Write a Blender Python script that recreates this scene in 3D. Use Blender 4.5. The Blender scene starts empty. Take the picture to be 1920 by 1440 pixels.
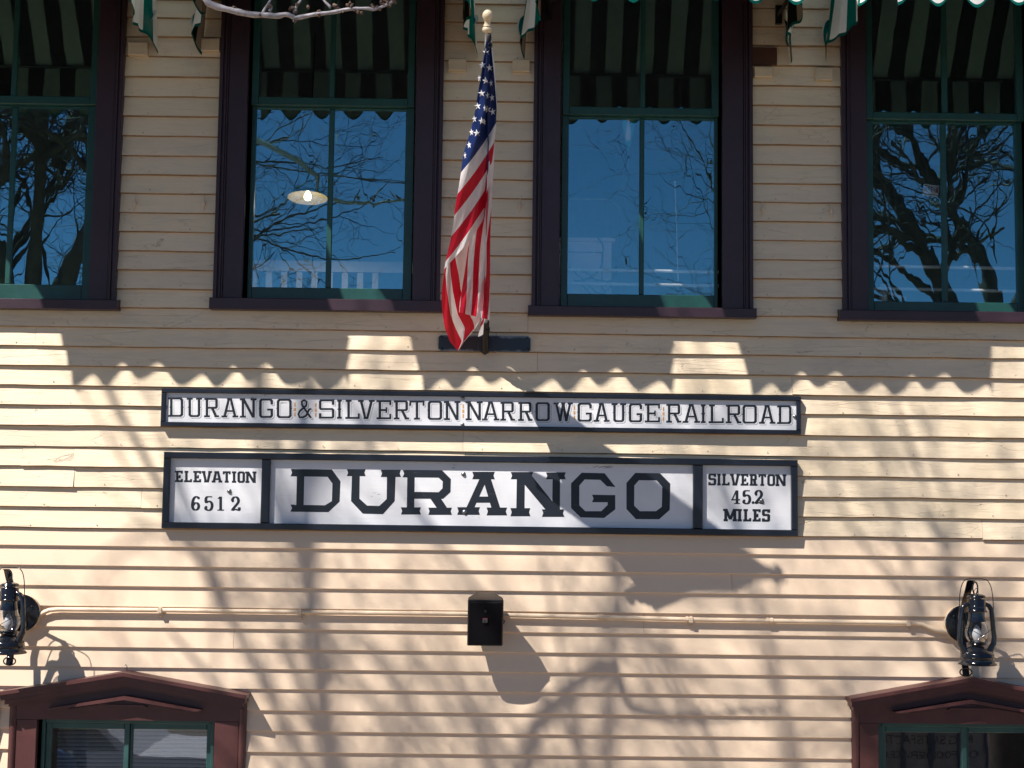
import bpy, bmesh, math, random
from mathutils import Vector, Matrix, noise as mnoise
R = math.radians
rng = random.Random(7)
scene = bpy.context.scene
col = scene.collection

# ------------------------------------------------------------------ camera, sky, sun, exposure
F, DIST, EYE = 2700.0, 8.3, 3.9                     # focal length in photo pixels, metres to the wall, eye height
PITCH, YAW, ROLL = R(5.1448), R(0.2959), R(0.7345)
cp, sp, cy, sy, cr, sr = math.cos(PITCH), math.sin(PITCH), math.cos(YAW), math.sin(YAW), math.cos(ROLL), math.sin(ROLL)
FW = Vector((sy*cp, cy*cp, sp)); RT0 = Vector((cy, -sy, 0)); UP0 = RT0.cross(FW)
RT = cr*RT0 + sr*UP0; UP = -sr*RT0 + cr*UP0
CAM = Vector((0, -DIST, EYE))
cam_d = bpy.data.cameras.new('camera'); cam = bpy.data.objects.new('camera', cam_d); col.objects.link(cam)
m = Matrix((RT, UP, -FW)).transposed().to_4x4(); m.translation = CAM
cam.matrix_world = m
cam_d.sensor_width = 36.0; cam_d.lens = F/1920*36.0; cam_d.clip_end = 500; cam_d.clip_start = .05
scene.camera = cam

SUN = Vector((-1.12, -1.0, 1.80)).normalized()      # towards the sun
world = bpy.data.worlds.new('World'); scene.world = world; world.use_nodes = True
wn = world.node_tree
sky = wn.nodes.new('ShaderNodeTexSky'); sky.sky_type = 'NISHITA'; sky.sun_disc = False
sky.sun_elevation = math.asin(SUN.z); sky.sun_rotation = math.atan2(SUN.x, SUN.y) % (2*math.pi)
sky.altitude = 2000; sky.air_density = 0.7; sky.dust_density = 0.0; sky.ozone_density = 5.0
bg = wn.nodes['Background']; bg.inputs['Strength'].default_value = 0.056
wn.links.new(sky.outputs[0], bg.inputs['Color'])
sun_d = bpy.data.lights.new('sun', 'SUN'); sun_d.energy = 5.0; sun_d.angle = R(0.53); sun_d.color = (1.0, .93, .86)
sun = bpy.data.objects.new('sun', sun_d); col.objects.link(sun)
sun.rotation_euler = (-SUN).to_track_quat('-Z', 'Y').to_euler(); sun.location = (-8, -8, 16)
vs = scene.view_settings
vs.view_transform = 'Standard'; vs.look = 'None'; vs.exposure = 0.80; vs.gamma = 1.0; vs.use_curve_mapping = False
scene.cycles.max_bounces = 8; scene.cycles.transparent_max_bounces = 16

def at(px, py, d=0.0):
    """the point of the plane y = -d that the photo shows at pixel (px, py)"""
    v = FW*F + RT*(px-960) + UP*(720-py)
    t = (DIST-d)/v.y
    return CAM + v*t

# ------------------------------------------------------------------ helpers
class MB:
    def __init__(s): s.v=[]; s.f=[]; s.uv={}
    def add(s, verts, faces):
        o=len(s.v); s.v += [tuple(p) for p in verts]; s.f += [tuple(i+o for i in f) for f in faces]; return o
    def box(s, a, b):
        (x0,y0,z0),(x1,y1,z1)=a,b
        x0,x1=min(x0,x1),max(x0,x1); y0,y1=min(y0,y1),max(y0,y1); z0,z1=min(z0,z1),max(z0,z1)
        s.add([(x0,y0,z0),(x1,y0,z0),(x1,y1,z0),(x0,y1,z0),(x0,y0,z1),(x1,y0,z1),(x1,y1,z1),(x0,y1,z1)],
              [(3,2,1,0),(4,5,6,7),(0,1,5,4),(1,2,6,5),(2,3,7,6),(3,0,4,7)])
        return s
    def cbox(s, a, b, c=.003):
        """box with its front (-y) edges chamfered"""
        (x0,y0,z0),(x1,y1,z1)=a,b
        x0,x1=min(x0,x1),max(x0,x1); y0,y1=min(y0,y1),max(y0,y1); z0,z1=min(z0,z1),max(z0,z1)
        s.add([(x0+c,y0,z0+c),(x1-c,y0,z0+c),(x1-c,y0,z1-c),(x0+c,y0,z1-c),
               (x0,y0+c,z0),(x1,y0+c,z0),(x1,y0+c,z1),(x0,y0+c,z1),
               (x0,y1,z0),(x1,y1,z0),(x1,y1,z1),(x0,y1,z1)],
              [(0,1,2,3),(0,4,5,1),(1,5,6,2),(2,6,7,3),(3,7,4,0),(4,8,9,5),(5,9,10,6),(6,10,11,7),(7,11,8,4),(11,10,9,8)])
        return s
    def tube(s, pts, rad, n=8, cap=True):
        pts=[Vector(p) for p in pts]
        rads = rad if isinstance(rad,(list,tuple)) else [rad]*len(pts)
        o=len(s.v); ref=None
        for i,p in enumerate(pts):
            if i==0: t=pts[1]-p
            elif i==len(pts)-1: t=p-pts[i-1]
            else: t=(pts[i+1]-p).normalized()+(p-pts[i-1]).normalized()
            if t.length<1e-9: t=Vector((0,0,1))
            t.normalize()
            if ref is None:
                ref = t.cross(Vector((0,0,1)) if abs(t.z)<.9 else Vector((1,0,0))).normalized()
            ref=(ref-t*ref.dot(t))
            if ref.length<1e-6: ref=t.orthogonal()
            ref.normalize(); b=t.cross(ref)
            for k in range(n):
                a=2*math.pi*k/n
                s.v.append(tuple(p+(ref*math.cos(a)+b*math.sin(a))*rads[i]))
        for i in range(len(pts)-1):
            for k in range(n):
                a=o+i*n+k; b_=o+i*n+(k+1)%n
                s.f.append((a,b_,b_+n,a+n))
        if cap:
            s.f.append(tuple(o+k for k in reversed(range(n)))); e=o+(len(pts)-1)*n; s.f.append(tuple(e+k for k in range(n)))
        return s
    def lathe(s, prof, n=20, c=(0,0,0), axis=None):
        """prof: (radius, height) pairs"""
        o=len(s.v); c=Vector(c)
        q = Vector((0,0,1)).rotation_difference(Vector(axis)) if axis else None
        for r,h in prof:
            for k in range(n):
                a=2*math.pi*k/n; p=Vector((r*math.cos(a),r*math.sin(a),h))
                if q: p=q@p
                s.v.append(tuple(c+p))
        for i in range(len(prof)-1):
            for k in range(n):
                a=o+i*n+k; b=o+i*n+(k+1)%n
                s.f.append((a,b,b+n,a+n))
        s.f.append(tuple(o+k for k in reversed(range(n)))); e=o+(len(prof)-1)*n; s.f.append(tuple(e+k for k in range(n)))
        return s
    def prism(s, poly, y0, y1):
        """polygon of (x,z) extruded from y0 (front) to y1"""
        n=len(poly)
        a=sum(poly[i][0]*poly[(i+1)%n][1]-poly[(i+1)%n][0]*poly[i][1] for i in range(n))
        if a<0: poly=poly[::-1]
        s.add([(x,y0,z) for x,z in poly]+[(x,y1,z) for x,z in poly],
              [tuple(range(n)), tuple(range(2*n-1,n-1,-1))]+[(i,i+n,(i+1)%n+n,(i+1)%n) for i in range(n)])
        return s
    def grid(s, rows, uvs=None):
        nr,nc=len(rows),len(rows[0]); o=len(s.v)
        for r in rows: s.v += [tuple(p) for p in r]
        if uvs:
            for i in range(nr):
                for j in range(nc): s.uv[o+i*nc+j]=uvs[i][j]
        for i in range(nr-1):
            for j in range(nc-1):
                a=o+i*nc+j; s.f.append((a,a+1,a+nc+1,a+nc))
        return s
    def build(s, name, mat, parent=None, smooth=False, auto=None):
        me=bpy.data.meshes.new(name); me.from_pydata(s.v,[],s.f)
        if s.uv:
            ul=me.uv_layers.new(name='UVMap')
            for l in me.loops: ul.data[l.index].uv=s.uv.get(l.vertex_index,(0,0))
        if smooth:
            me.polygons.foreach_set('use_smooth',[True]*len(me.polygons))
            if auto: me.set_sharp_from_angle(angle=R(auto))
        me.materials.append(mat); me.update()
        o=bpy.data.objects.new(name,me); col.objects.link(o)
        if parent: o.parent=parent
        return o
def tag(o,label=None,cat=None,group=None,kind=None):
    if label: o['label']=label
    if cat: o['category']=cat
    if group: o['group']=group
    if kind: o['kind']=kind
    return o
def empty(name,loc=(0,0,0),label=None,cat=None,group=None):
    o=bpy.data.objects.new(name,None); col.objects.link(o); o.location=loc; o.empty_display_size=.05
    return tag(o,label,cat,group)
def copy_tree(o,parent=None):
    c=o.copy(); col.objects.link(c)
    if parent: c.parent=parent
    for ch in list(o.children): copy_tree(ch,c)
    return c

# ------------------------------------------------------------------ materials
class NT:
    def __init__(s,name):
        s.m=bpy.data.materials.new(name); s.m.use_nodes=True; s.t=s.m.node_tree
        s.b=s.t.nodes['Principled BSDF']; s.out=s.t.nodes['Material Output']
    def n(s,typ,**kw):
        x=s.t.nodes.new(typ)
        for k,v in kw.items():
            if k.startswith('_'): setattr(x,k[1:],v)
        return x
    def link(s,a,b): s.t.links.new(a,b)
    def coords(s,scale=(1,1,1),rand=0.0,obj=True):
        tc=s.n('ShaderNodeTexCoord'); mp=s.n('ShaderNodeMapping'); mp.inputs['Scale'].default_value=scale
        s.link(tc.outputs['Object'],mp.inputs['Vector'])
        if rand:
            oi=s.n('ShaderNodeObjectInfo'); mu=s.n('ShaderNodeMath',_operation='MULTIPLY'); mu.inputs[1].default_value=rand
            s.link(oi.outputs['Random'],mu.inputs[0]); cb=s.n('ShaderNodeCombineXYZ'); s.link(mu.outputs[0],cb.inputs[0]); s.link(mu.outputs[0],cb.inputs[2])
            s.link(cb.outputs[0],mp.inputs['Location'])
        return mp.outputs[0]
    def noise(s,vec,scale,detail=4,rough=.6,dist=0):
        x=s.n('ShaderNodeTexNoise'); x.inputs['Scale'].default_value=scale; x.inputs['Detail'].default_value=detail
        x.inputs['Roughness'].default_value=rough; x.inputs['Distortion'].default_value=dist
        s.link(vec,x.inputs['Vector']); return x.outputs['Fac']
    def ramp(s,fac,stops):
        x=s.n('ShaderNodeValToRGB'); e=x.color_ramp.elements
        while len(e)<len(stops): e.new(.5)
        for i,(p,c) in enumerate(stops):
            e[i].position=p; e[i].color=(c,c,c,1) if isinstance(c,(int,float)) else (*c,1)
        s.link(fac,x.inputs[0]); return x.outputs[0]
    def mix(s,fac,a,b):
        x=s.n('ShaderNodeMix',_data_type='RGBA')
        if isinstance(fac,(int,float)): x.inputs[0].default_value=fac
        else: s.link(fac,x.inputs[0])
        for i,v in ((6,a),(7,b)):
            if isinstance(v,tuple): x.inputs[i].default_value=(*v,1)
            else: s.link(v,x.inputs[i])
        return x.outputs[2]
    def math(s,op,a,b=0.0):
        x=s.n('ShaderNodeMath',_operation=op)
        for i,v in enumerate((a,b)):
            if isinstance(v,(int,float)): x.inputs[i].default_value=v
            else: s.link(v,x.inputs[i])
        return x.outputs[0]
    def bump(s,h,dist=.002,strength=1.0,prev=None):
        x=s.n('ShaderNodeBump'); x.inputs['Distance'].default_value=dist; x.inputs['Strength'].default_value=strength
        s.link(h,x.inputs['Height'])
        if prev is not None: s.link(prev,x.inputs['Normal'])
        return x.outputs[0]
    def fin(s,color=None,rough=.6,normal=None,metal=0,spec=None):
        if color is not None:
            if isinstance(color,tuple): s.b.inputs['Base Color'].default_value=(*color,1)
            else: s.link(color,s.b.inputs['Base Color'])
        if isinstance(rough,(int,float)): s.b.inputs['Roughness'].default_value=rough
        else: s.link(rough,s.b.inputs['Roughness'])
        s.b.inputs['Metallic'].default_value=metal
        if spec is not None: s.b.inputs['Specular IOR Level'].default_value=spec
        if normal is not None: s.link(normal,s.b.inputs['Normal'])
        return s.m

def plain(name,c,rough=.5,metal=0,var=.25,scale=14,bump=.0006,stretch=(1,1,1),spec=None):
    t=NT(name); v=t.coords(stretch); n=t.noise(v,scale,5)
    d=tuple(max(0,x*(1-var)) for x in c); l=tuple(x*(1+var*.6) for x in c)
    cc=t.mix(t.ramp(n,[(.3,0.),(.7,1.)]),d,l)
    return t.fin(cc,rough,t.bump(t.noise(v,scale*5,4),bump,.8),metal,spec)

def cracks(t,v,scale,width):
    """thin crack lines along a distorted cell pattern"""
    wob=t.n('ShaderNodeTexNoise'); wob.inputs['Scale'].default_value=scale*1.6; wob.inputs['Detail'].default_value=3
    t.link(v,wob.inputs['Vector'])
    vm=t.n('ShaderNodeVectorMath',_operation='MULTIPLY_ADD'); vm.inputs[1].default_value=(.5/scale,)*3
    t.link(wob.outputs['Color'],vm.inputs[0]); t.link(v,vm.inputs[2])
    vo=t.n('ShaderNodeTexVoronoi',_feature='DISTANCE_TO_EDGE'); vo.inputs['Scale'].default_value=scale
    t.link(vm.outputs[0],vo.inputs['Vector'])
    return t.ramp(vo.outputs['Distance'],[(0.,1.),(width,0.)])

def old_paint():
    t=NT('weathered_cream_paint'); v=t.coords((1,1,1),rand=37); vs_=t.coords((.35,1,1),rand=37)
    vg=t.coords((.08,1,1),rand=37)
    big=t.noise(v,1.6,4); dirt=t.noise(vs_,5,6,.7)
    c=t.mix(t.ramp(big,[(.35,0.),(.65,1.)]),(.80,.66,.455),(.84,.705,.515))
    c=t.mix(t.ramp(dirt,[(.52,0.),(.80,.6)]),c,(.50,.43,.36))
    oi=t.n('ShaderNodeObjectInfo')
    c=t.mix(t.math('MULTIPLY',oi.outputs['Random'],.22),c,(.60,.50,.41))
    cr_=cracks(t,t.coords((.10,1,1),rand=37),11.0,.010); cr2=cracks(t,t.coords((.3,1,1),rand=37),26.0,.03)
    mask=t.ramp(t.noise(v,2.3,3),[(.46,0.),(.58,1.)]); mask2=t.ramp(t.noise(v,3.1,3),[(.55,0.),(.66,1.)])
    ck=t.math('MAXIMUM',t.math('MULTIPLY',cr_,mask),t.math('MULTIPLY',t.math('MULTIPLY',cr2,mask2),.8))
    c=t.mix(t.math('MULTIPLY',ck,.28),c,(.20,.15,.11))
    c=t.mix(t.ramp(t.noise(vg,22,5,.7),[(.52,0.),(.78,.40)]),c,(.50,.42,.33))
    # bare, flaked spots where the paint has lifted
    fl=t.ramp(t.noise(vs_,9,6,.75,.6),[(.665,0.),(.68,1.)])
    c=t.mix(t.math('MULTIPLY',fl,.55),c,(.40,.33,.27))
    grain=t.noise(vg,90,4)
    h=t.math('SUBTRACT',t.math('MULTIPLY',grain,.5),t.math('ADD',t.math('MULTIPLY',ck,.55),t.math('MULTIPLY',fl,.8)))
    h=t.math('ADD',h,t.math('MULTIPLY',t.noise(vs_,14,5),1.1))
    return t.fin(c,.62,t.bump(h,.0032,.9))
def new_paint():
    t=NT('smooth_peach_paint'); v=t.coords((1,1,1),rand=11); vg=t.coords((.06,1,1),rand=11)
    c=t.mix(t.ramp(t.noise(v,1.3,3),[(.3,0.),(.7,1.)]),(.735,.575,.42),(.765,.61,.455))
    c=t.mix(t.ramp(t.noise(t.coords((.3,1,2),rand=11),9,6,.7),[(.62,0.),(.85,.4)]),c,(.5,.40,.30))
    return t.fin(c,.5,t.bump(t.noise(vg,70,3),.0006,.5))
M={}
M['old']=old_paint(); M['new']=new_paint()
def wood_paint(name,c,rough=.42,wear=.6):
    t=NT(name); vz=t.coords((1,1,.12)); vx=t.coords((.12,1,1)); v=t.coords()
    n=t.noise(v,6,5)
    cc=t.mix(t.ramp(n,[(.3,0.),(.7,1.)]),tuple(x*.82 for x in c),tuple(min(1,x*1.2) for x in c))
    g=t.math('ADD',t.noise(vz,60,4),t.noise(vx,60,4))
    chip=t.ramp(t.noise(v,55,4,.8),[(.735,0.),(.75,1.)])
    cc=t.mix(t.math('MULTIPLY',chip,wear),cc,(.35,.30,.28))
    h=t.math('SUBTRACT',t.math('MULTIPLY',g,.6),t.math('MULTIPLY',chip,.5))
    return t.fin(cc,rough,t.bump(h,.0014,.6))
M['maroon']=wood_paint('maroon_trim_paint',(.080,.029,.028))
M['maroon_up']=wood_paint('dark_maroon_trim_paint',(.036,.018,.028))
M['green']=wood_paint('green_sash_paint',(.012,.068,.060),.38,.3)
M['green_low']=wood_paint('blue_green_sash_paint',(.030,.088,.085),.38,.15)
M['navy']=wood_paint('blue_black_frame_paint',(.008,.011,.020),.33,.9)
M['white']=None
def sign_white():
    t=NT('weathered_white_sign_paint'); v=t.coords(); vg=t.coords((.05,1,1)); vs_=t.coords((.25,1,1))
    c=t.mix(t.ramp(t.noise(v,3,4),[(.3,0.),(.7,1.)]),(.66,.68,.72),(.75,.765,.80))
    c=t.mix(t.ramp(t.noise(vs_,13,7,.75),[(.645,0.),(.67,.8)]),c,(.30,.29,.29))
    c=t.mix(t.ramp(t.noise(vg,120,3),[(.62,0.),(.8,.35)]),c,(.45,.45,.47))
    return t.fin(c,.55,t.bump(t.noise(vg,80,4),.0012,.6))
M['white']=sign_white()
def letter_paint():
    t=NT('black_letter_paint'); v=t.coords(); vg=t.coords((.10,1,1))
    worn=t.ramp(t.noise(vg,75,5,.7),[(.645,0.),(.69,1.)])
    c=t.mix(t.math('MULTIPLY',worn,.45),(.010,.014,.022),(.22,.23,.25))
    return t.fin(c,.45,t.bump(t.noise(vg,80,4),.0012,.6))
M['letter']=letter_paint()
M['grey_line']=plain('thin_grey_line_paint',(.30,.31,.34),.5)
M['gold']=plain('faded_orange_paint',(.62,.33,.10),.5)
M['lap_shade']=plain('brown_lap_shade_edge',(.30,.19,.095),.75,0,.45,30,.002,(.3,1,1))  # brown painted on lower plank edges to draw the shade lines under the laps
M['core']=plain('bare_sheathing_board',(.10,.075,.05),.8)
M['black_metal']=plain('glossy_black_enamel',(.007,.009,.014),.14,0,.3,20,.0004,spec=.7)
M['black_flat']=plain('black_plastic',(.007,.007,.010),.42,0,.3,60,.0006)
M['dark_steel']=plain('dark_bracket_steel',(.018,.022,.030),.20,.35,.4,9,.0012)
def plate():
    t=NT('pale_edged_bracket_steel'); tc=t.n('ShaderNodeTexCoord'); sx=t.n('ShaderNodeSeparateXYZ'); t.link(tc.outputs['Generated'],sx.inputs[0])
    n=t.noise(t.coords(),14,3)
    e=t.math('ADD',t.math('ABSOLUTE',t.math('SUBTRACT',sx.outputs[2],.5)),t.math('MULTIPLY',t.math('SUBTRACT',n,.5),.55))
    f=t.ramp(e,[(.36,0.),(.50,.8)])  # paler towards the top and bottom edges, broken up by noise
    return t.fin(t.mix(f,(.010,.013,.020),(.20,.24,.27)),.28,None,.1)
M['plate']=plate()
M['steel']=plain('grey_bolt_steel',(.28,.29,.30),.35,.9,.3)
M['cream_metal']=plain('cream_painted_conduit',(.70,.56,.41),.45,0,.12)
M['pole_white']=plain('white_flagpole_paint',(.55,.56,.60),.35)
M['finial']=plain('cream_turned_wood',(.72,.60,.40),.35,0,.15,8)
M['block']=plain('mounting_block_paint',(.60,.50,.36),.6,0,.25,8,.003,(.2,1,1))
M['brown_block']=plain('bare_brown_wood',(.075,.026,.012),.6,0,.5,7,.003,(1,1,.12))
M['rail_white']=plain('white_rod_enamel',(.90,.88,.84),.35)
M['room']=plain('pale_grey_room_plaster',(.42,.43,.45),.8,0,.08)
M['room_dark']=plain('dim_room_panel',(.16,.16,.17),.7)
M['lt_wood']=plain('pale_oak_veneer',(.90,.78,.76),.45,0,.15,6,.0008,(1,1,.1))
M['cable']=plain('black_cable_rubber',(.012,.014,.018),.5)
M['slat']=plain('grey_blind_slat',(.50,.51,.52),.5,0,.06)
M['paper']=plain('white_card',(.90,.90,.90),.5,0,.05)
M['teal_ribbon']=plain('teal_ribbon',(.08,.60,.52),.5,0,.1)
M['red_dot']=plain('dull_red_button',(.35,.05,.05),.4)
M['blue_ink']=plain('blue_card_ink',(.03,.08,.30),.5)
M['asphalt']=plain('asphalt_paving',(.09,.08,.065),.85,0,.3,9,.004)
M['concrete']=plain('tan_brick_paving',(.50,.34,.18),.85,0,.15,3,.003)
M['bark']=plain('dark_rough_bark',(.085,.068,.060),.85,0,.45,14,.01,(1,1,.25))
M['twig']=plain('dark_twig_bark',(.075,.058,.052),.8,0,.3)
M['pale_bark']=plain('pale_grey_bark',(.40,.38,.41),.75,0,.4,40,.003,(1,1,1))
M['bud']=plain('brown_bud_scale',(.14,.085,.06),.7)
M['car_white']=plain('white_car_enamel',(.72,.73,.75),.2,0,.05)
M['dark_glass']=plain('dark_car_glass',(.02,.025,.03),.08)
M['truck_side']=plain('dull_beige_truck_panel',(.50,.45,.42),.5,0,.1,3)
M['truck_text']=plain('dark_truck_lettering',(.06,.045,.05),.5)
M['truck_rib']=plain('blue_grey_truck_rib',(.10,.13,.20),.5)
M['blue_plastic']=plain('blue_bin_plastic',(.05,.12,.26),.4)
M['shade_green']=plain('green_lamp_enamel',(.03,.16,.09),.3)
M['shade_white']=plain('white_lamp_lining',(.75,.72,.62),.5,0,.05)
def emit(name,c,s):
    t=NT(name); t.b.inputs['Base Color'].default_value=(*c,1); t.b.inputs['Emission Color'].default_value=(*c,1); t.b.inputs['Emission Strength'].default_value=s; return t.m
M['bulb_lit']=emit('lit_bulb',(1,.78,.42),8.0)
def canvas():
    t=NT('striped_green_canvas'); uv=t.n('ShaderNodeUVMap'); sx=t.n('ShaderNodeSeparateXYZ'); t.link(uv.outputs[0],sx.inputs[0])
    fr=t.math('FRACT',sx.outputs[0]); st=t.math('GREATER_THAN',fr,.5)
    v=t.coords(); n=t.noise(v,9,5)
    g=t.mix(n,(.003,.10,.085),(.006,.16,.135)); w=t.mix(n,(.60,.60,.58),(.74,.74,.72))
    c=t.mix(st,w,g)
    c=t.mix(t.ramp(t.noise(v,4,4),[(.55,0.),(.8,.35)]),c,(.25,.24,.22))
    bf=t.n('ShaderNodeNewGeometry'); under=t.mix(st,(.22,.185,.145),(.008,.009,.008)); c=t.mix(bf.outputs['Backfacing'],under,c)   # underside stripes darkened, their deep shade put into the colour
    # hem binding along the lower edge
    hem=t.math('GREATER_THAN',sx.outputs[1],.93); c=t.mix(hem,c,(.004,.09,.075))
    d=t.n('ShaderNodeBsdfDiffuse'); tr=t.n('ShaderNodeBsdfTranslucent'); mx=t.n('ShaderNodeMixShader'); mx.inputs[0].default_value=.03
    t.link(c,d.inputs['Color']); t.link(c,tr.inputs['Color']); b=t.bump(t.noise(v,40,3),.001,.5); t.link(b,d.inputs['Normal'])
    t.link(d.outputs[0],mx.inputs[1]); t.link(tr.outputs[0],mx.inputs[2]); t.link(mx.outputs[0],t.out.inputs['Surface'])
    return t.m
M['canvas']=canvas()
def flagcloth():
    t=NT('printed_flag_nylon'); uv=t.n('ShaderNodeUVMap'); sx=t.n('ShaderNodeSeparateXYZ'); t.link(uv.outputs[0],sx.inputs[0])
    st=t.math('GREATER_THAN',t.math('FRACT',t.math('MULTIPLY',sx.outputs[0],.5)),.5)
    c=t.mix(st,(.62,.008,.034),(.84,.82,.83))
    blue=t.math('GREATER_THAN',sx.outputs[1],0.0); c=t.mix(blue,c,(.014,.034,.150))
    v=t.coords(); b=t.bump(t.noise(t.coords((1,1,.35)),60,4),.004,.7)
    d=t.n('ShaderNodeBsdfDiffuse'); tr=t.n('ShaderNodeBsdfTranslucent'); gl=t.n('ShaderNodeBsdfGlossy'); gl.inputs['Roughness'].default_value=.45
    mx=t.n('ShaderNodeMixShader'); mx.inputs[0].default_value=.28; m2=t.n('ShaderNodeMixShader'); m2.inputs[0].default_value=.03
    for x in (d,tr): t.link(c,x.inputs['Color'])
    for x in (d,gl): t.link(b,x.inputs['Normal'])
    t.link(d.outputs[0],mx.inputs[1]); t.link(tr.outputs[0],mx.inputs[2]); t.link(mx.outputs[0],m2.inputs[1]); t.link(gl.outputs[0],m2.inputs[2])
    t.link(m2.outputs[0],t.out.inputs['Surface']); return t.m
M['flag']=flagcloth()
M['star']=plain('white_star_stitching',(.78,.78,.82),.5,0,.05,80,.001)
def glass(name,tint,refl,fac,wob):
    """coated window pane: clear to what is inside, a mirror coat for the sky outside"""
    t=NT(name); v=t.coords((1,1,.45),rand=5)
    b=t.bump(t.noise(v,5.5,2,.5),wob,1.0)
    tr=t.n('ShaderNodeBsdfTransparent'); tr.inputs[0].default_value=(*tint,1)
    gl=t.n('ShaderNodeBsdfGlossy'); gl.inputs['Roughness'].default_value=.0; gl.inputs['Color'].default_value=(*refl,1); t.link(b,gl.inputs['Normal'])
    lw=t.n('ShaderNodeFresnel'); lw.inputs['IOR'].default_value=1.5
    bf=t.n('ShaderNodeNewGeometry'); f=t.math('MULTIPLY',t.math('ADD',lw.outputs[0],fac),t.math('SUBTRACT',1.0,bf.outputs['Backfacing']))
    mx=t.n('ShaderNodeMixShader'); t.link(f,mx.inputs[0]); t.link(tr.outputs[0],mx.inputs[1]); t.link(gl.outputs[0],mx.inputs[2])
    t.link(mx.outputs[0],t.out.inputs['Surface']); return t.m
M['glass']=glass('old_window_glass',(.94,.96,.97),(.40,.92,1.0),.36,.0006)
M['glass_low']=glass('street_window_glass',(.94,.95,.95),(.95,.97,1.0),.14,.0003)
def clear():
    t=NT('clear_lantern_glass'); tr=t.n('ShaderNodeBsdfTransparent'); tr.inputs[0].default_value=(.90,.92,.93,1)
    gl=t.n('ShaderNodeBsdfGlossy'); gl.inputs['Roughness'].default_value=.05
    lw=t.n('ShaderNodeLayerWeight'); lw.inputs['Blend'].default_value=.35
    mx=t.n('ShaderNodeMixShader'); t.link(t.math('MULTIPLY',lw.outputs['Facing'],.7),mx.inputs[0]); t.link(tr.outputs[0],mx.inputs[1]); t.link(gl.outputs[0],mx.inputs[2])
    t.link(mx.outputs[0],t.out.inputs['Surface']); return t.m
M['clear']=clear()

# ------------------------------------------------------------------ ground
g=MB(); g.box((-60,-90,-.3),(60,-3.2,-.12)); tag(g.build('road',M['asphalt']),kind='structure')
g=MB(); g.box((-60,-3.2,-.3),(60,.6,0)); tag(g.build('pavement',M['concrete']),kind='structure')

# ------------------------------------------------------------------ the depot building
B=empty('depot_building',(0,0,0),'cream clapboard railway depot front with maroon trimmed windows and peeling paint','building')
ZTOP=9.2
BF=.0205                                             # how far a plank's lower edge stands proud
# lower edges of the planks: (photo pixel x, y) -> height
edge_px=[(320,34),(320,70),(320,107),(320,145),(320,182),(320,219),(320,256),(320,293),(320,329),(320,364),(320,400),(320,435.5),(320,472),(320,507.5),(320,543),(320,578.5),
         (960,625),(960,661),(960,697.5),(960,734.5),(960,772.5),(960,810.2),(960,849.2),(960,886.5),(960,925),(960,963),(960,1002),
         (600,1029.5),(600,1066.5),(600,1104.3),(600,1142.5),(600,1181.5),(600,1219),(600,1256.5),(600,1294),(600,1334),(600,1372.8),(600,1412)]
edges=[at(px,py,BF).z for px,py in edge_px]
while edges[0]<ZTOP-.1: edges.insert(0,edges[0]+.112)
while edges[-1]>.25: edges.append(edges[-1]-.119)
n_old=len(edges)                                   # rows from the top down to the joint are old boards
z_joint=at(960,1002,BF).z
# upper windows, measured at their foot
UW=[dict(cl=-206,ci=-152,gl=-128,ml=8,mr=18,gr=154,sr=166,ir=166,co=218,yb=540,sill=(-215,219.5,559,578),rail=(179,194),gb=533),
    dict(cl=400,ci=453,gl=472,ml=609.5,mr=619.5,gr=755,sr=770,ir=773,co=825,yb=545,sill=(391.5,828.7,560,582),rail=(183,198),gb=540.5),
    dict(cl=996.5,ci=1048,gl=1063.5,ml=1198,mr=1207,gr=1339,sr=1353,ir=1355,co=1411.5,yb=553,sill=(990,1419,575,593.5),rail=(201.5,216),gb=553),
    dict(cl=1580,ci=1628,gl=1638,ml=1768,mr=1778.5,gr=1907,sr=1921,ir=1938,co=1993,yb=560,sill=(1575.5,2002,583,602.5),rail=(211.5,225),gb=567)]
LW=[dict(apx=238,apy=1258,tipl=7,tipr=469,tipy=1297,cl=15,ci=67,ir=401,co=460),
    dict(apx=1815,apy=1267,tipl=1588,tipr=2042,tipy=1309,cl=1598,ci=1648,ir=1975,co=2030),
    dict(apx=-229,apy=1256,tipl=-460,tipr=2,tipy=1294,cl=-452,ci=-400,ir=-66,co=-6)]
holes=[]                                           # (x0,x1,z0,z1) where planks stop
open_=[]                                           # (x0,x1,z0,z1) openings in the core
for w in UW:
    x0=at(w['cl'],w['yb'],.03).x; x1=at(w['co'],w['yb'],.03).x
    w['x0'],w['x1']=x0,x1
    w['zs']=at((w['cl']+w['co'])/2,w['sill'][3],.06).z
    holes.append((x0,x1,w['zs']+.012,8.45))
    open_.append((at(w['ci'],w['yb'],.03).x,at(w['ir'],w['yb'],.03).x,w['zs']+.04,8.28))
for w in LW:
    w['x0']=at(w['cl'],1400,.03).x; w['x1']=at(w['co'],1400,.03).x
    w['zo']=at((w['ci']+w['ir'])/2,1351 if w['apx']<900 else 1358,.03).z
    holes.append((w['x0'],w['x1'],-1,at(w['apx'],w['tipy']+52,.03).z))
    open_.append((at(w['ci'],1400,.03).x,at(w['ir'],1400,.03).x,.9,w['zo']))
XL,XR=-4.6,4.6
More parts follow.
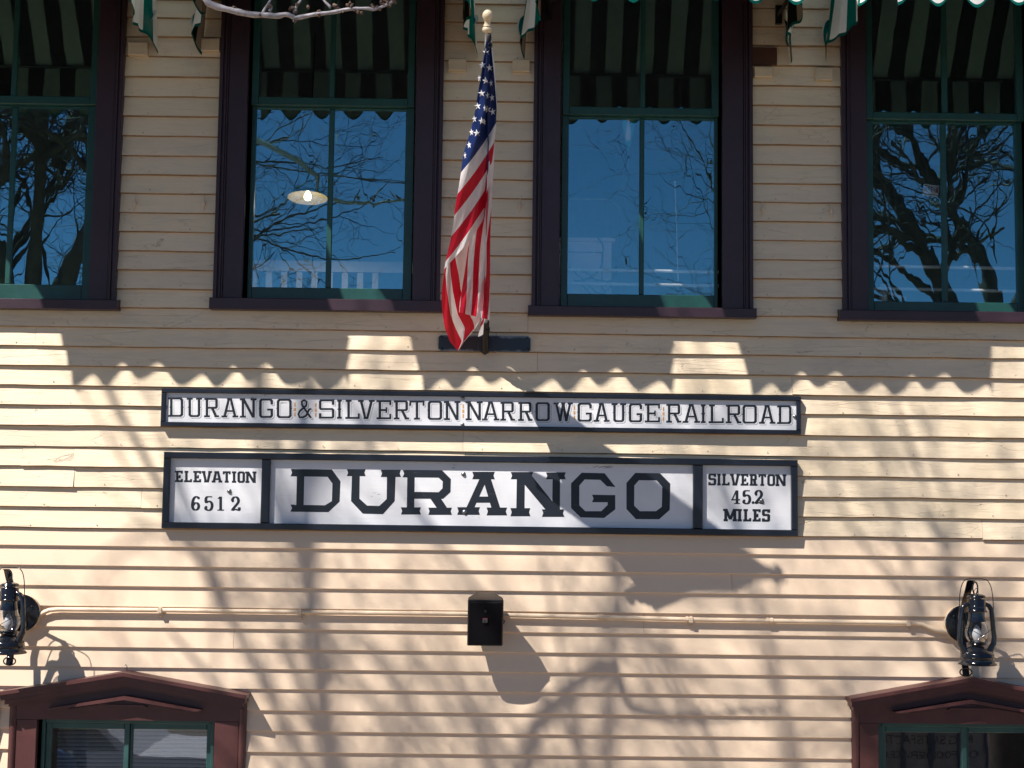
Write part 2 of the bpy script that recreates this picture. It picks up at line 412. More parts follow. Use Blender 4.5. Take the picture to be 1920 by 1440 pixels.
# joints seen in the photo
joints={}; nail_rows=[]
def jt(px,py): joints.setdefault(min(range(len(edges)),key=lambda i:abs(edges[i]+.05-at(px,py,BF).z)),[]).append(at(px,py,BF).x)
for p in ((868,832),(872,868),(138,897),(40,858),(1843,995),(990,606),(1008,678),(137,860),(66,628),(930,660)): jt(*p)
for i,z in enumerate(edges):
    zt=(edges[i-1] if i else ZTOP)+.014
    old=z>z_joint-.03
    cuts=[(XL,XR)]
    for x0,x1,z0,z1 in holes:
        if z+.02<z1 and zt-.03>z0:
            cuts=[s for a,b in cuts for s in ((a,min(b,x0)),(max(a,x1),b)) if s[1]-s[0]>.01]
    js=joints.get(i,[])
    if not js and not any(b-a<2 for a,b in cuts): js=[rng.uniform(-2.6,2.6)] if rng.random()<.55 else []
    segs=[]
    for a,b in cuts:
        xs=[a]+sorted(j for j in js if a+.05<j<b-.05)+[b]
        for k in range(len(xs)-1): segs.append((xs[k]+(.0008 if k else 0),xs[k+1]-(.0008 if k<len(xs)-2 else 0)))
    for a,b in segs:
        n=max(2,int((b-a)/.16)); mb=MB(); off=rng.uniform(0,100)
        dy=rng.uniform(-.0035,.0035) if old else rng.uniform(-.0005,.0005); tilt=rng.uniform(-.0012,.0012) if old else 0
        amp=.0026 if old else .0003
        rows=[]
        for k in range(n+1):
            x=a+(b-a)*k/n
            w1=mnoise.noise((x*4+off,i*3.1,0))*amp*1.4; w2=mnoise.noise((x*2.3+off,i*1.7,5))*amp*1.6
            zb=z+w1+tilt*(x-a); yf=-BF-dy+w2
            rows.append([(x,-.002,zt),(x,yf,zb+(.0052 if old else .003)+abs(w1)*.8),(x,yf+.0035,zb),(x,.004,zb+.001)])
        mb.grid(rows)
        nc=4
        mb.f.append((0,1,2,3)); e=(n)*nc; mb.f.append((e+3,e+2,e+1,e))
        o=mb.build('plank',M['old'] if old else M['new'],B)
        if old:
            o.data.materials.append(M['lap_shade'])
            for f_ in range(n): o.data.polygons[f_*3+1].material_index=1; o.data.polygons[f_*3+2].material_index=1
        if old: nail_rows.append((z,a,b))
nb=MB()
for zz,a,b in nail_rows:
    x=a+rng.uniform(.04,.2)
    while x<b-.03:
        z_=zz+.022+rng.uniform(-.004,.004); r_=rng.uniform(.0032,.0048); yy=-BF-.0025+.0022
        nb.add([(x,yy-.0012,z_)]+[(x+r_*math.cos(k*math.pi/3),yy,z_+r_*math.sin(k*math.pi/3)) for k in range(6)],[(0,k+1,(k+1)%6+1) for k in range(6)])
        x+=rng.uniform(.28,.52)
tag(nb.build('nail_heads',plain('rust_stained_nail',(.50,.40,.30),.6,0,.5,90),B),kind='stuff')
# sheathing behind the planks, with the openings left free
xs=sorted({XL,XR,*[v for o in open_ for v in o[:2]]}); zs=sorted({0.0,ZTOP,*[v for o in open_ for v in o[2:]]})
mb=MB()
for a,b in zip(xs,xs[1:]):
    if a<XL or b>XR: continue
    for c,d in zip(zs,zs[1:]):
        mx,mz=(a+b)/2,(c+d)/2
        if any(o[0]<mx<o[1] and o[2]<mz<o[3] for o in open_): continue
        mb.box((a,.006,c),(b,.16,d))
mb.build('wall_core',M['core'],B)
mb=MB(); mb.box((XL-.5,-.35,ZTOP+.9),(XR+.5,6,ZTOP+1.0)); mb.box((XL,.006,ZTOP),(XR,.16,ZTOP+.9)); mb.build('roof',M['core'],B)

def upper_window(w):
    x=lambda k,d: at(w[k],w['yb'],d).x
    zc=lambda py,d: at((w['cl']+w['co'])/2,py,d).z
    x0,x1=w['x0'],w['x1']; xi0=x('ci',.03); xi1=x('ir',.03); zt=8.3
    z_st=zc(w['sill'][2],.085); z_sb=zc(w['sill'][3],.085)
    # casing: flat board, quirk and backband
    cs=MB()
    for s,(xo,xi) in ((1,(x0,xi0)),(-1,(x1,xi1))):
        for a,b,yy in ((0,.022,-.050),(.022,.030,-.040),(.030,.042,-.047),(.042,.052,-.038)):
            cs.cbox((xo+s*a,yy,z_st-.01),(xo+s*(b-.0006),.004,zt),.0022)
        cs.cbox((xo+s*.052,-.030,z_st-.01),(xi,.02,zt),.003)
        cs.box((xi-s*.012,.0205,z_st-.01),(xi,.155,zt))              # jamb
    cs.cbox((x0,-.03,zt+.001),(x1,.02,zt+.15),.003)
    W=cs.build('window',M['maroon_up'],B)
    # sill
    sl=MB(); sx0=at(w['sill'][0],w['sill'][3],.085).x; sx1=at(w['sill'][1],w['sill'][3],.085).x
    n=14; rows=[]
    for k in range(n+1):
        xx=sx0+(sx1-sx0)*k/n; j=mnoise.noise((xx*6,3,1))*.0025
        rows.append([(xx,.06,z_st+.018),(xx,-.080+j,z_st),(xx,-.085+j,z_st-.004),(xx,-.085+j,z_sb+.003+j*.6),(xx,-.078,z_sb),(xx,.02,z_sb+.003)])
    sl.grid(rows); sl.f.append(tuple(range(6))); e=n*6; sl.f.append(tuple(e+k for k in reversed(range(6))))
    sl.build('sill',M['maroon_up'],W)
    # sashes
    zr_t=zc(w['rail'][0],-.03); zr_b=zc(w['rail'][1],-.03); gb=zc(w['gb'],-.085)
    s0,s1=xi0+.0125,xi1-.0125
    st=.040
    us=MB()
    us.cbox((s0,.028,zr_b),(s0+st,.066,zt-.002)); us.cbox((s1-st,.028,zr_b),(s1,.066,zt-.002))
    us.cbox((s0+st+.0004,.030,zr_b),(s1-st-.0004,.066,zr_t)); us.box((s0+st+.0004,.030,zt-.07),(s1-st-.0004,.066,zt-.002))
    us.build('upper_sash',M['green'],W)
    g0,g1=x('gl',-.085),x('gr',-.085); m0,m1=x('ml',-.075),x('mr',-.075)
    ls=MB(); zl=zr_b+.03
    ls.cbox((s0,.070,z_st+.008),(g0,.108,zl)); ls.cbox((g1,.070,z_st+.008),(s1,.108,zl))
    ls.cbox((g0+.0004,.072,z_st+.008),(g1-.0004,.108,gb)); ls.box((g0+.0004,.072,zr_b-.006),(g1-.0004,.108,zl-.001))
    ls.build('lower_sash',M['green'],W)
    mu=MB(); mu.cbox((m0,.076,gb+.0004),(m1,.100,zr_b-.0065),.004); mu.build('muntin',M['green'],W)
    mu=MB(); mu.cbox((m0,.034,zr_t+.0004),(m1,.060,zt-.0705),.004); mu.build('muntin',M['green'],W)
    for a,b in ((s0+st-.004,m0+.004),(m1-.004,s1-st+.004)):
        p=MB(); p.box((a,.046,zr_t-.004),(b,.049,zt-.066)); p.build('pane',M['glass'],W)
    for a,b in ((g0-.004,m0+.004),(m1-.004,g1+.004)):
        p=MB(); p.box((a,.087,gb-.004),(b,.090,zr_b-.002)); p.build('pane',M['glass'],W)
    w['obj']=W; w['gx']=(g0,g1); w['zb']=gb; w['st']=z_st
for w in UW: upper_window(w)
# pairs of white rods across the two right-hand windows
for w,ys in ((UW[2],((1200,507),(1200,533))),(UW[3],((1770,500.5),(1770,543)))):
    for px,py in ys:
        z=at(px,py,-.13).z; t=MB(); t.tube([(w['gx'][0]-.06,.13,z),(w['gx'][1]+.06,.13,z-.004)],.0105,10); t.build('guard_rod',M['rail_white'],w['obj'],True,60)

def lower_window(w,full=True):
    right=w['apx']>900
    ax=at(w['apx'],w['apy'],.05).x; az=at(w['apx'],w['apy'],.05).z
    hx=(at(w['tipr'],w['tipy'],.05).x-at(w['tipl'],w['tipy'],.05).x)/2
    tz=at((w['tipl']+w['tipr'])/2,w['tipy'],.05).z
    cx=ax; x0,x1=w['x0'],w['x1']; zo=w['zo']
    xi0=at(w['ci'],1400,.03).x; xi1=at(w['ir'],1400,.03).x
    cs=MB(); slope=(az-tz)/hx
    # side casings: flat plus outer roll
    for s,(xo,xi) in ((1,(x0,xi0)),(-1,(x1,xi1))):
        cs.cbox((xo+s*.040,-.028,.6),(xi,.02,zo+.0005),.003)
        cs.tube([(xo+s*.020,-.020,.6),(xo+s*.020,-.020,tz-.05)],.022,12)
        cs.box((xi-s*.01,.0205,.6),(xi,.155,zo))
    W=cs.build('window',M['maroon'],B,True,40)
    # head board and gable panel
    hb=MB(); hb.prism([(x0+.040,zo+.001),(x1-.040,zo+.001),(x1-.02,tz-.045),(cx,az-.062),(x0+.02,tz-.045)],-.030,.004); hb.build('gable_panel',M['maroon'],W)
    # raking cornice: stacked mouldings following the slope
    for nm,(a,b,d) in {'cap_board':(0,.020,.140),'cornice':(.0205,.050,.118),'cove':(.0505,.075,.090),'bead':(.0755,.090,.058)}.items():
        r=MB()
        for sgn in (-1,1):
            ext=hx-a*.5
            p=[(cx,az-a),(cx+sgn*ext,tz-a),(cx+sgn*ext,tz-b),(cx,az-b)]
            r.prism(p,-d,.004)
        r.build(nm,M['maroon'],W)
    # small raised gable ornament
    oz=at(w['apx'],1329.5 if not right else 1336,.04).z; oh=.078; ow=.43
    r=MB()
    for sgn in (-1,1):
        r.prism([(cx,oz+oh),(cx+sgn*ow,oz+.004),(cx+sgn*ow*.93,oz-.004),(cx,oz+oh-.022)],-.088,-.0302)
    r.build('ornament_rib',M['maroon'],W)
    r=MB(); r.prism([(cx-ow*.75,oz-.004),(cx+ow*.75,oz-.004),(cx,oz+oh-.030)],-.040,-.0303); r.prism([(cx-.12,oz+.014),(cx+.12,oz+.014),(cx+.10,oz+.026),(cx-.10,oz+.026)],-.056,-.0405)
    r.build('ornament_panel',M['maroon'],W)
    hk=MB(); hk.tube([(cx,-.05,az-.004),(cx,-.05,az+.022),(cx-.006,-.052,az+.036),(cx-.012,-.055,az+.030)],.0022,6); hk.build('hook',M['dark_steel'],W)
    if not full: return
    # green frame and sliding sashes
    fr=MB(); zt=zo-.004; e=.001
    fr.cbox((xi0+.0105,.030,.6),(xi0+.030,.12,zt),.003); fr.cbox((xi1-.030,.030,.6),(xi1-.0105,.12,zt),.003); fr.cbox((xi0+.0305,.030,zt-.022),(xi1-.0305,.12,zt),.003)
    fr.build('window_frame',M['green_low'],W)
    mid=(at(1800 if right else 229,1400,-.06).x,at(1812 if right else 243,1400,-.06).x)
    a0,a1=xi0+.0305,xi1-.0305
    for nm,(p,q,yy) in {'left_sash':(a0,mid[1],.048),'right_sash':(mid[1]+.0006,a1,.062)}.items():
        s_=MB(); zt2=zt-.0225; k=.030
        s_.cbox((p,yy,.62),(p+(k if nm=='left_sash' else .012),yy+.036,zt2),.004); s_.cbox((q-k,yy,.62),(q,yy+.036,zt2),.004); s_.cbox((p+(k if nm=='left_sash' else .012)+.0004,yy+.002,zt2-.034),(q-k-.0004,yy+.036,zt2),.004)
        s_.build('sash',M['green_low'],W)
        pn=MB(); pn.box((p+.008,yy+.018,.62),(q-.02,yy+.021,zt2-.030)); pn.build('pane',M['glass_low'],W)
    w['sx']=(a0,a1); w['zt']=zt; w['obj']=W
lower_window(LW[0]); lower_window(LW[1]); lower_window(LW[2],False)

# mounting blocks and rope cleats on the wall
def block(px0,py0,px1,py1,mat,lab=None,dep=.035):
    a=at(px0,py0,dep); b=at(px1,py1,dep); q=MB(); q.cbox((a.x,-dep,b.z),(b.x,0,a.z),.004); o=q.build('mounting_block',mat,B)
    if lab: o['label']=lab
block(240,78,276,103,M['block'],None,.05); block(377,71,411,95,M['block'],None,.05); block(841,109,874,132,M['block'],None,.05); block(961,111,993,134,M['block'],None,.05)
block(1415,124,1449,144,M['block'],None,.05); block(1530,126,1562,150,M['block'],None,.05)
block(1407,88,1457,122,M['brown_block'],'bare brown wooden block without paint',.030)
for px,py in ((253,381),(382,381),(847,385),(975,385),(1430,392),(1559,396)):
    c=at(px,py,.02); q=MB(); q.tube([c+Vector((0,-.001,.045)),c+Vector((0,-.004,.02)),c+Vector((.002,-.006,0)),c+Vector((0,-.004,-.02)),c+Vector((-.004,-.001,-.045))],[.0025,.004,.010,.004,.0025],6); q.lathe([(.012,0),(.012,.012),(.004,.016)],10,c+Vector((0,.004,0)),(0,-1,0)); q.build('cleat',M['cream_metal'],B,True,50)

# rooms behind the glass
mb=MB(); mb.box((XL,4.2,4.15),(XR,4.3,8.6)); mb.build('room_wall',M['room'],B)
mb=MB(); mb.box((XL,.17,4.05),(XR,4.2,4.15)); mb.build('room_floor',M['room_dark'],B)
mb=MB(); mb.box((XL,.17,8.6),(XR,4.3,8.7)); mb.build('room_ceiling',M['room'],B)
mb=MB(); mb.box((XL-.1,.17,0),(XL,4.3,8.7)); mb.box((XR,.17,0),(XR+.1,4.3,8.7)); mb.build('side_wall',M['room'],B)
mb=MB(); mb.box((XL,2.6,0),(XR,2.7,4.04)); mb.build('ground_room_wall',M['room_dark'],B)

# ------------------------------------------------------------------ awnings
ZV0,ZV1=at(1200,4,1.1).z,None
def awning(x0,x1,label,tails=(True,True),flare=0):
    A=empty('awning',((x0+x1)/2,0,0),label,'awning','striped awnings over the upper windows')
    hw=(x1-x0)/2; dz=1.08; zb=6.54; zf=6.86; zw=8.44; per=.21
    def sag(u,v): return -.02*math.sin(math.pi*u)*math.sin(math.pi*v)
    rows=[];uv=[]
    for i in range(13):
        v=i/12; r=[];q=[]
        for j in range(25):
            u=j/24; x=-hw+2*hw*u
            r.append((x,-.03-(dz-.03)*v,zw+(zf-zw)*v+sag(u,v))); q.append((x/per+.25,.5))
        rows.append(r);uv.append(q)
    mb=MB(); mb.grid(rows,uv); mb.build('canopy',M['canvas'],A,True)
    def strip(name,pfun,L,seed,tail=None,flip=False,hfun=lambda s:.36):
        n=int(L/.0105); rows=[];uv=[]
        for j in range(8):
            v=j/7; r=[];q=[]
            for k in range(n+1):
                s=L*k/n
                drop=(.5-.5*math.cos(2*math.pi*(s/per+.5)))**.85*.095+.006*math.sin(s*5+seed)
                if tail: drop=drop*tail(s/L)[0]+tail(s/L)[1]
                r.append(pfun(s,v,drop)); q.append((s/per+.25,1-hfun(s)*(1-v)/.26))
            if flip: r.reverse(); q.reverse()
            rows.append(r);uv.append(q)
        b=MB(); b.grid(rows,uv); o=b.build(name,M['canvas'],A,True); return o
    def val(s,v,drop):
        h=zf-zb-.090+drop; x=-hw+s
        return (x,-dz-.006-.018*v*math.sin(s*9+1)*v,zf+.004-h*v)
    strip('valance',val,2*hw,1)
    for sgn in (-1,1):
        def wing(s,v,drop,sgn=sgn):
            d=dz+.022-s                              # s runs from the front bar back to the wall
            top=zw+(zf-zw)*min(1,(d-.03)/(dz-.03))
            if d<.03: top=zw
            zl=6.63+.16*(max(d,.10)-.10)
            if s<.10: zl=(zb+.02)+(zl-zb-.02)*(s/.10)**.8
            h=top-zl+drop*.32*min(1,s/.3)
            fold=.028*math.sin(d*14+sgn)*v**3*min(1,max(0,s-.12)*4)
            return (sgn*(hw+.004+fold+(.03*v*v if d<.3 else 0)+(.115*v*(1-min(1,d/dz)) if sgn<0 else 0)),-max(d,.02),top-h*v)
        strip('wing',wing,dz,2,lambda q:(1.0,.12*max(0,(q-.82)/.18)**1.5),sgn<0,lambda s:zw+(zf-zw)*max(0,dz-s)/dz-zb)
        # curled tail at the rear corner of the wing
        rows=[];uv=[]
        for i in range(12):
            t=i/11; wd=.05*(1-t)**.7*(1+.3*math.sin(t*6))+.003
            zc=6.80-.15*t; xx=sgn*(hw+(.125 if sgn<0 else .012)+.03*t+.018*math.sin(t*5+sgn)); yy=-.10-.03*math.sin(t*4)
            rows.append([(xx-wd*.5,yy-.02*(1-t),zc),(xx,yy+.012,zc-.004),(xx+wd*.5,yy-.015*(1-t),zc)]); uv.append([(.9+t*.6,.2),(.6+t*.5,.2),(.2+t*.5,.97)])
        b=MB(); b.grid(rows,uv); b.build('tail',M['canvas'],A,True)
    fr=MB()
    fr.tube([(-hw+.01,-dz+.012,zf-.012),(hw-.01,-dz+.012,zf-.012)],.012,8)
    for sgn in (-1,1):
        fr.tube([(sgn*(hw-.012),-dz+.012,zf-.012),(sgn*(hw-.012),-.04,zf-.012)],.012,8)
        fr.tube([(sgn*(hw-.012),-dz+.012,zf-.012),(sgn*(hw-.012),-.04,zw-.03)],.010,8)
        fr.box((sgn*(hw-.03),-.045,zf-.06),(sgn*(hw+.006),-.018,zf+.05))
    fr.build('awning_frame',M['black_flat'],A)
    return A
X=lambda px: at(px,131,0).x
awning(X(-225),X(278),'green and white striped awning over the window cut by the photo\'s left edge')
awning(X(420),X(876),'green and white striped awning over the window that shows a lit pendant lamp')
awning(X(1024),X(1462),'green and white striped awning over the window holding a teal lanyard')
awning(X(1588),X(2040),'green and white striped awning over the window holding a hanging FBI badge')

# ------------------------------------------------------------------ signs
def P2(px,py,d):
    p=at(px,py,d); return (p.x,p.z)
class Glyphs:
    """slab lettering built from overlapping strokes, each stroke a hair proud of the last"""
    def __init__(s,fn,y,thick=.0012): s.mb=MB(); s.fn=fn; s.y=y; s.k=0; s.th=thick
    def poly(s,pts,y=None):
        s.k+=1
        yy=(s.y if y is None else y)-.00003*(s.k%14)
        s.mb.prism([s.fn(*p) for p in pts],yy-s.th,yy)
    def ring(s,outer,inner,skip=()):
        n=len(outer)
        for i in range(n):
            if i in skip: continue
            j=(i+1)%n; s.poly([outer[i],outer[j],inner[j],inner[i]])
    def flush(s,name='letter',mat=None,par=None):
        if s.mb.v: s.mb.build(name,mat or M['letter'],par or S2)
        s.mb=MB(); s.k=0
    def stroke(s,pts,w0,w1=None):
        """polyline with changing width"""
        n=len(pts); L=[];Rr=[]
        for i,p in enumerate(pts):
            a=pts[max(0,i-1)]; b=pts[min(n-1,i+1)]; dx,dy=b[0]-a[0],b[1]-a[1]; l=math.hypot(dx,dy) or 1
            w=(w0[i] if isinstance(w0,(list,tuple)) else w0)/2
            L.append((p[0]-dy/l*w,p[1]+dx/l*w)); Rr.append((p[0]+dy/l*w,p[1]-dx/l*w))
        for i in range(n-1): s.poly([L[i],L[i+1],Rr[i+1],Rr[i]])
def octo(x0,y0,x1,y1,c,d): return [(x0+c,y0),(x1-c,y0),(x1,y0+d),(x1,y1-d),(x1-c,y1),(x0+c,y1),(x0,y1-d),(x0,y0+d)]
def letter(G,ch,x,y,w,h,S,T,cut=.16,e=.10,spur=0.0,sf=1.0):
    """one slab capital in the box (x,y,w,h), y down; S stem width, T bar thickness (photo pixels)"""
    b=lambda x0,y0,x1,y1: G.poly([(x0,y0),(x1,y0),(x1,y1),(x0,y1)])
    c=cut*min(w,h); r=x+w; f=y+h; ci=max(.2,c-min(S,T)*.5)
    def ser(cx,yy,wd,up):
        wd=wd if wd>=w*.99 else S+(wd-S)*sf
        b(cx-wd/2,yy if up else yy-T,cx+wd/2,yy+T if up else yy)
    sp=lambda cx,cyy: spur and G.poly([(cx-spur,cyy),(cx,cyy-spur),(cx+spur,cyy),(cx,cyy+spur)])
    o=octo(x,y,r,f,c,c); i=octo(x+S,y+T,r-S,f-T,ci,ci)
    mid=y+h*.5
    if ch=='O': G.ring(o,i); sp(x+.3*S,mid); sp(r-.3*S,mid)
    elif ch=='D':
        b(x,y,r-c,y+T); b(x,f-T,r-c,f); b(x+.12*w,y,x+.12*w+S,f); G.ring(o,i,(0,4,5,6,7)); sp(r-.3*S,mid); sp(x+.12*w+.3*S,mid)
    elif ch=='U':
        q=x+.09*w; r2=r-.09*w
        o=octo(q,y,r2,f,c,c); i=octo(q+S,y,r2-S,f-T,ci,ci); b(q,y,q+S,f-c); b(r2-S,y,r2,f-c); G.ring(o,i,(0,1,2,6,7)); ser(q+S/2,y,S*2.4,True); ser(r2-S/2,y,S*2.4,True); sp(q+.3*S,mid); sp(r2-.3*S,mid)
    elif ch in 'PR':
        m_=y+h*.56; q=x+.10*w; rr=r-.06*w
        o=octo(q,y,rr,m_,c*.8,c*.8); i=octo(q+S,y+T,rr-S,m_-T,max(.2,c*.8-S*.5),max(.2,c*.8-S*.5))
        b(x,y,rr-c*.8,y+T); b(q,m_-T,rr-c*.8,m_); b(q,y,q+S,f); ser(q+S/2,f,S*2.3,False); G.ring(o,i,(0,4,5,6,7))
        if ch=='R':
            G.poly([(x+w*.45,m_-T*.5),(x+w*.45+S*1.15,m_-T*.5),(r-S*.35,f),(r-S*1.5,f)]); b(r-S*1.7,f-T,r+.02*w,f)
    elif ch in 'AV':
        y0,y1=(y,f) if ch=='A' else (f,y); sg=1 if ch=='A' else -1; cx=x+w/2
        a=x+.13*w; z=r-.13*w; k=S*1.08
        G.poly([(cx-k*.75,y0),(cx+k*.15,y0),(a+k*.5,y1),(a-k*.5,y1)]); G.poly([(cx-k*.15,y0),(cx+k*.75,y0),(z+k*.5,y1),(z-k*.5,y1)])
        b(cx-k*1.0,min(y0,y0+sg*T),cx+k*.7,max(y0,y0+sg*T))
        for q in (a,z): b(q-S*(.5+.65*sf),min(y1,y1-sg*T),q+S*(.5+.65*sf),max(y1,y1-sg*T))
        if ch=='A': b(x+w*.27,y+h*.62,r-w*.27,y+h*.62+T*.9)
    elif ch=='N':
        q=x+.13*w; z=r-.13*w
        b(q-S/2,y,q+S/2,f); b(z-S/2,y,z+S/2,f); G.poly([(q-S*.5,y),(q+S*.65,y),(z+S*.5,f),(z-S*.65,f)])
        ser(q-S*.2,y,S*2.1,True); ser(q,f,S*2.4,False); ser(z,y,S*2.4,True)
    elif ch=='M':
        q=x+.12*w; z=r-.12*w; cx=x+w/2
        b(q-S/2,y,q+S/2,f); b(z-S/2,y,z+S/2,f); G.poly([(q-S*.5,y),(q+S*.6,y),(cx+S*.5,f-T*.8),(cx-S*.5,f-T*.8)]); G.poly([(z+S*.5,y),(z-S*.6,y),(cx-S*.5,f-T*.8),(cx+S*.5,f-T*.8)])
        for k in (q,z): ser(k,f,S*2.2,False)
        ser(q-S*.3,y,S*1.6,True); ser(z+S*.3,y,S*1.6,True)
    elif ch=='G':
        G.ring(o,i,(2,1)); G.poly([(r-c,y),(r,y+c),(r,y+h*.30),(r-S,y+h*.30),(r-S,y+T+ci),(r-S-ci,y+T)]); b(r-S,y+h*.52,r,f-c); G.ring(o,i,(0,1,2,4,5,6,7)); b(r-w*.42,y+h*.52,r,y+h*.52+T); sp(x+.3*S,mid)
    elif ch=='S':
        o=octo(x,y,r,y+h*.55,c*.8,c*.8); i=octo(x+S,y+T,r-S,y+h*.55-T,max(.2,c*.8-S*.5),max(.2,c*.8-S*.5)); G.ring(o,i,(2,3)); b(r-S,y,r,y+h*.28)
        o=octo(x,y+h*.55-T,r,f,c*.8,c*.8); i=octo(x+S,y+h*.55,r-S,f-T,max(.2,c*.8-S*.5),max(.2,c*.8-S*.5)); G.ring(o,i,(6,7)); b(x,f-h*.28,x+S,f)
    elif ch=='I': b(x+w/2-S/2,y,x+w/2+S/2,f); ser(x+w/2,y,w,True); ser(x+w/2,f,w,False); sp(x+w/2-.3*S,mid); sp(x+w/2+.3*S,mid)
    elif ch in 'LE':
        q=x+.14*w; b(q,y,q+S,f); b(x,f-T,r,f); b(r-T,f-h*.28,r,f)
        if ch=='L': ser(q+S/2,y,S*2.3,True)
        else: b(x,y,r,y+T); b(r-T,y,r,y+h*.26); b(q,y+h*.47,r-w*.28,y+h*.47+T); b(r-w*.28-T*.8,y+h*.37,r-w*.28,y+h*.66)
    elif ch=='T': b(x+w/2-S/2,y,x+w/2+S/2,f); b(x,y,r,y+T); b(x,y,x+T,y+h*.27); b(r-T,y,r,y+h*.27); ser(x+w/2,f,S*2.4,False)
    elif ch=='W':
        k=S*.95; a,z=x+.06*w,r-.06*w; p,q=x+.31*w,r-.31*w; cx=x+w/2
        for (u,v) in ((a,p),(z,q)): G.poly([(u-k*.5,y),(u+k*.5,y),(v+k*.5,f),(v-k*.5,f)])
        for v in (p,q): G.poly([(cx-k*.5,y),(cx+k*.5,y),(v+k*.5,f),(v-k*.5,f)])
        for k_ in (a,z): ser(k_,y,S*2.1,True)
        ser(cx,y,S*1.6,True)
    elif ch=='&':
        G.stroke([(r,y+h*.52),(r-w*.15,y+h*.52),(x+w*.62,y+h*.86),(x+w*.38,f-T*.5),(x+w*.14,f-T*.6),(x+w*.06,y+h*.78),(x+w*.16,y+h*.62),(x+w*.62,y+h*.34),(x+w*.66,y+h*.14),(x+w*.48,y+T*.5),(x+w*.3,y+h*.12),(x+w*.32,y+h*.3),(r-w*.06,f-T*.5),(r,f-T*.6)],S*.8)
def frame(name_root,corners,bar,dep,panels_d,parent,dividers=()):
    """corners in photo pixels (tl,tr,br,bl); returns world rect"""
    tl,tr,br,bl=[at(*c,dep) for c in corners]
    x0=(tl.x+bl.x)/2; x1=(tr.x+br.x)/2; zt=(tl.z+tr.z)/2; zb=(bl.z+br.z)/2
    for (a,b) in (((x0,zt-bar),(x1,zt)),((x0,zb),(x1,zb+bar))):
        m_=MB(); m_.cbox((a[0],-dep,a[1]),(b[0],-.018,b[1]),.004); m_.build('frame_rail',M['navy'],parent)
    for (a,b) in ((x0,x0+bar),(x1-bar,x1)):
        m_=MB(); m_.cbox((a,-dep+.0006,zb+bar+.0005),(b,-.018,zt-bar-.0005),.004); m_.build('frame_stile',M['navy'],parent)
    return x0,x1,zb,zt
# upper name board
S1=empty('name_board',(0,0,0),'long narrow white sign reading Durango & Silverton Narrow Gauge Railroad','sign')
x0,x1,zb,zt=frame('s1',((302,729),(1502,742),(1502.5,813),(301,801)),.026,.052,.03,S1)
mb=MB(); mb.box((x0+.02,-.034,zb+.02),(x1-.02,-.018,zt-.02)); mb.build('panel',M['white'],S1)
words=[('D',315.5,343.6),('U',351,378),('R',383,410),('A',417,445),('N',452,479),('G',486,512),('O',519,547),('&',558,584),('S',598,627),('I',632,641),('L',647.5,674.6),('V',673,700.7),('E',706,733.7),('R',738.5,766.6),('T',767.6,796),('O',802,829),('N',834.7,861),
 ('N',875,903),('A',905,935),('R',938.4,965),('R',971.8,998),('O',1004,1031),('W',1041,1071),('G',1082.8,1109.6),('A',1115,1141),('U',1147.5,1173),('G',1179,1204),('E',1209,1237.5),('R',1249.5,1277),('A',1281.5,1311),('I',1314,1323),('L',1328.6,1357),('R',1361,1389.5),('O',1392,1419),('A',1425,1452),('D',1457,1484)]
def s1text():
    for ch,a,b in words:
        yt=745.3+(a-315)*(760.3-745.3)/(1470-315); h=36.2-(a-315)*1.4/1155
        par=S1
        for nm,mat,dx,y,S,T in (('letter',M['letter'],0,-.0351,4.7,3.6),('shadow_line',M['grey_line'],2.7,-.03410,4.8,3.7),('relief',M['white'],1.75,-.03458,5.2,4.1)):
            G=Glyphs(lambda a,b:P2(a,b,.034),y,.00005); letter(G,ch,a+dx,yt+dx,b-a,h,S,T,.13,spur=2.6)
            o=G.mb.build(nm,mat,par)
            if nm=='letter': par=o
s1text()
G=Glyphs(lambda a,b:P2(a,b,.034),-.0346,.0001)
for px,py in ((553,768),(592,769),(868.5,771),(1077,774),(1244,776)):
    for q in (-9,0,9):
        hh=3.8 if q else 3
        G.poly([(px-1.2-(q==0)*.6,py+q-hh),(px+1.2+(q==0)*.6,py+q-hh),(px+1.2+(q==0)*.6,py+q+hh),(px-1.2-(q==0)*.6,py+q+hh)])
    G.flush('word_divider',M['gold'],S1)
def bolt(px,py,d,parent,r=.011):
    p=at(px,py,d); q=MB(); q.lathe([(r*1.25,0),(r*1.25,.002),(r,.003),(r*.95,.008),(r*.6,.011),(.001,.0115)],10,(p.x,-d+.001,p.z),(0,-1,0)); q.build('bolt',M['steel'],parent,True,40)
for p in ((868,747),(867,796),(311,764),(1490,781)): bolt(*p,.034,S1,.009)
# lower station board
S2=empty('station_board',(0,0,0),'large framed Durango station sign with elevation and miles panels','sign')
x0,x1,zb,zt=frame('s2',((306,847.5),(1496,862),(1496.5,1005.5),(303.5,991)),.036,.056,.03,S2)
for a,b in ((489,505),(1300,1318)):
    p=at(a,930,.056); q=at(b,930,.056); m_=MB(); m_.cbox((p.x,-.0555,zb+.0365),(q.x,-.018,zt-.0365),.006); m_.build('divider',M['navy'],S2)
for a,b in ((318,492),(502,1303),(1315,1486)):
    p=at(a,930,.026); q=at(b,930,.026); m_=MB(); m_.box((p.x,-.026,zb+.02),(q.x,-.018,zt-.02)); m_.build('panel',M['white'],S2)
a6=lambda pts:[(280+x/3.097,700+y/3.097) for x,y in pts]
a7=lambda pts:[(880+x/2.909,700+y/2.909) for x,y in pts]
G=Glyphs(lambda a,b:P2(a,b,.026),-.02605,.0003)
def fser(f,x0,y0,x1,y1,k=7):
    """flared slab: a bar whose ends are notched"""
    G.poly(f([(x0,y0),(x1,y0),(x1-k,(y0+y1)/2),(x1,y1),(x0,y1),(x0+k,(y0+y1)/2)]))
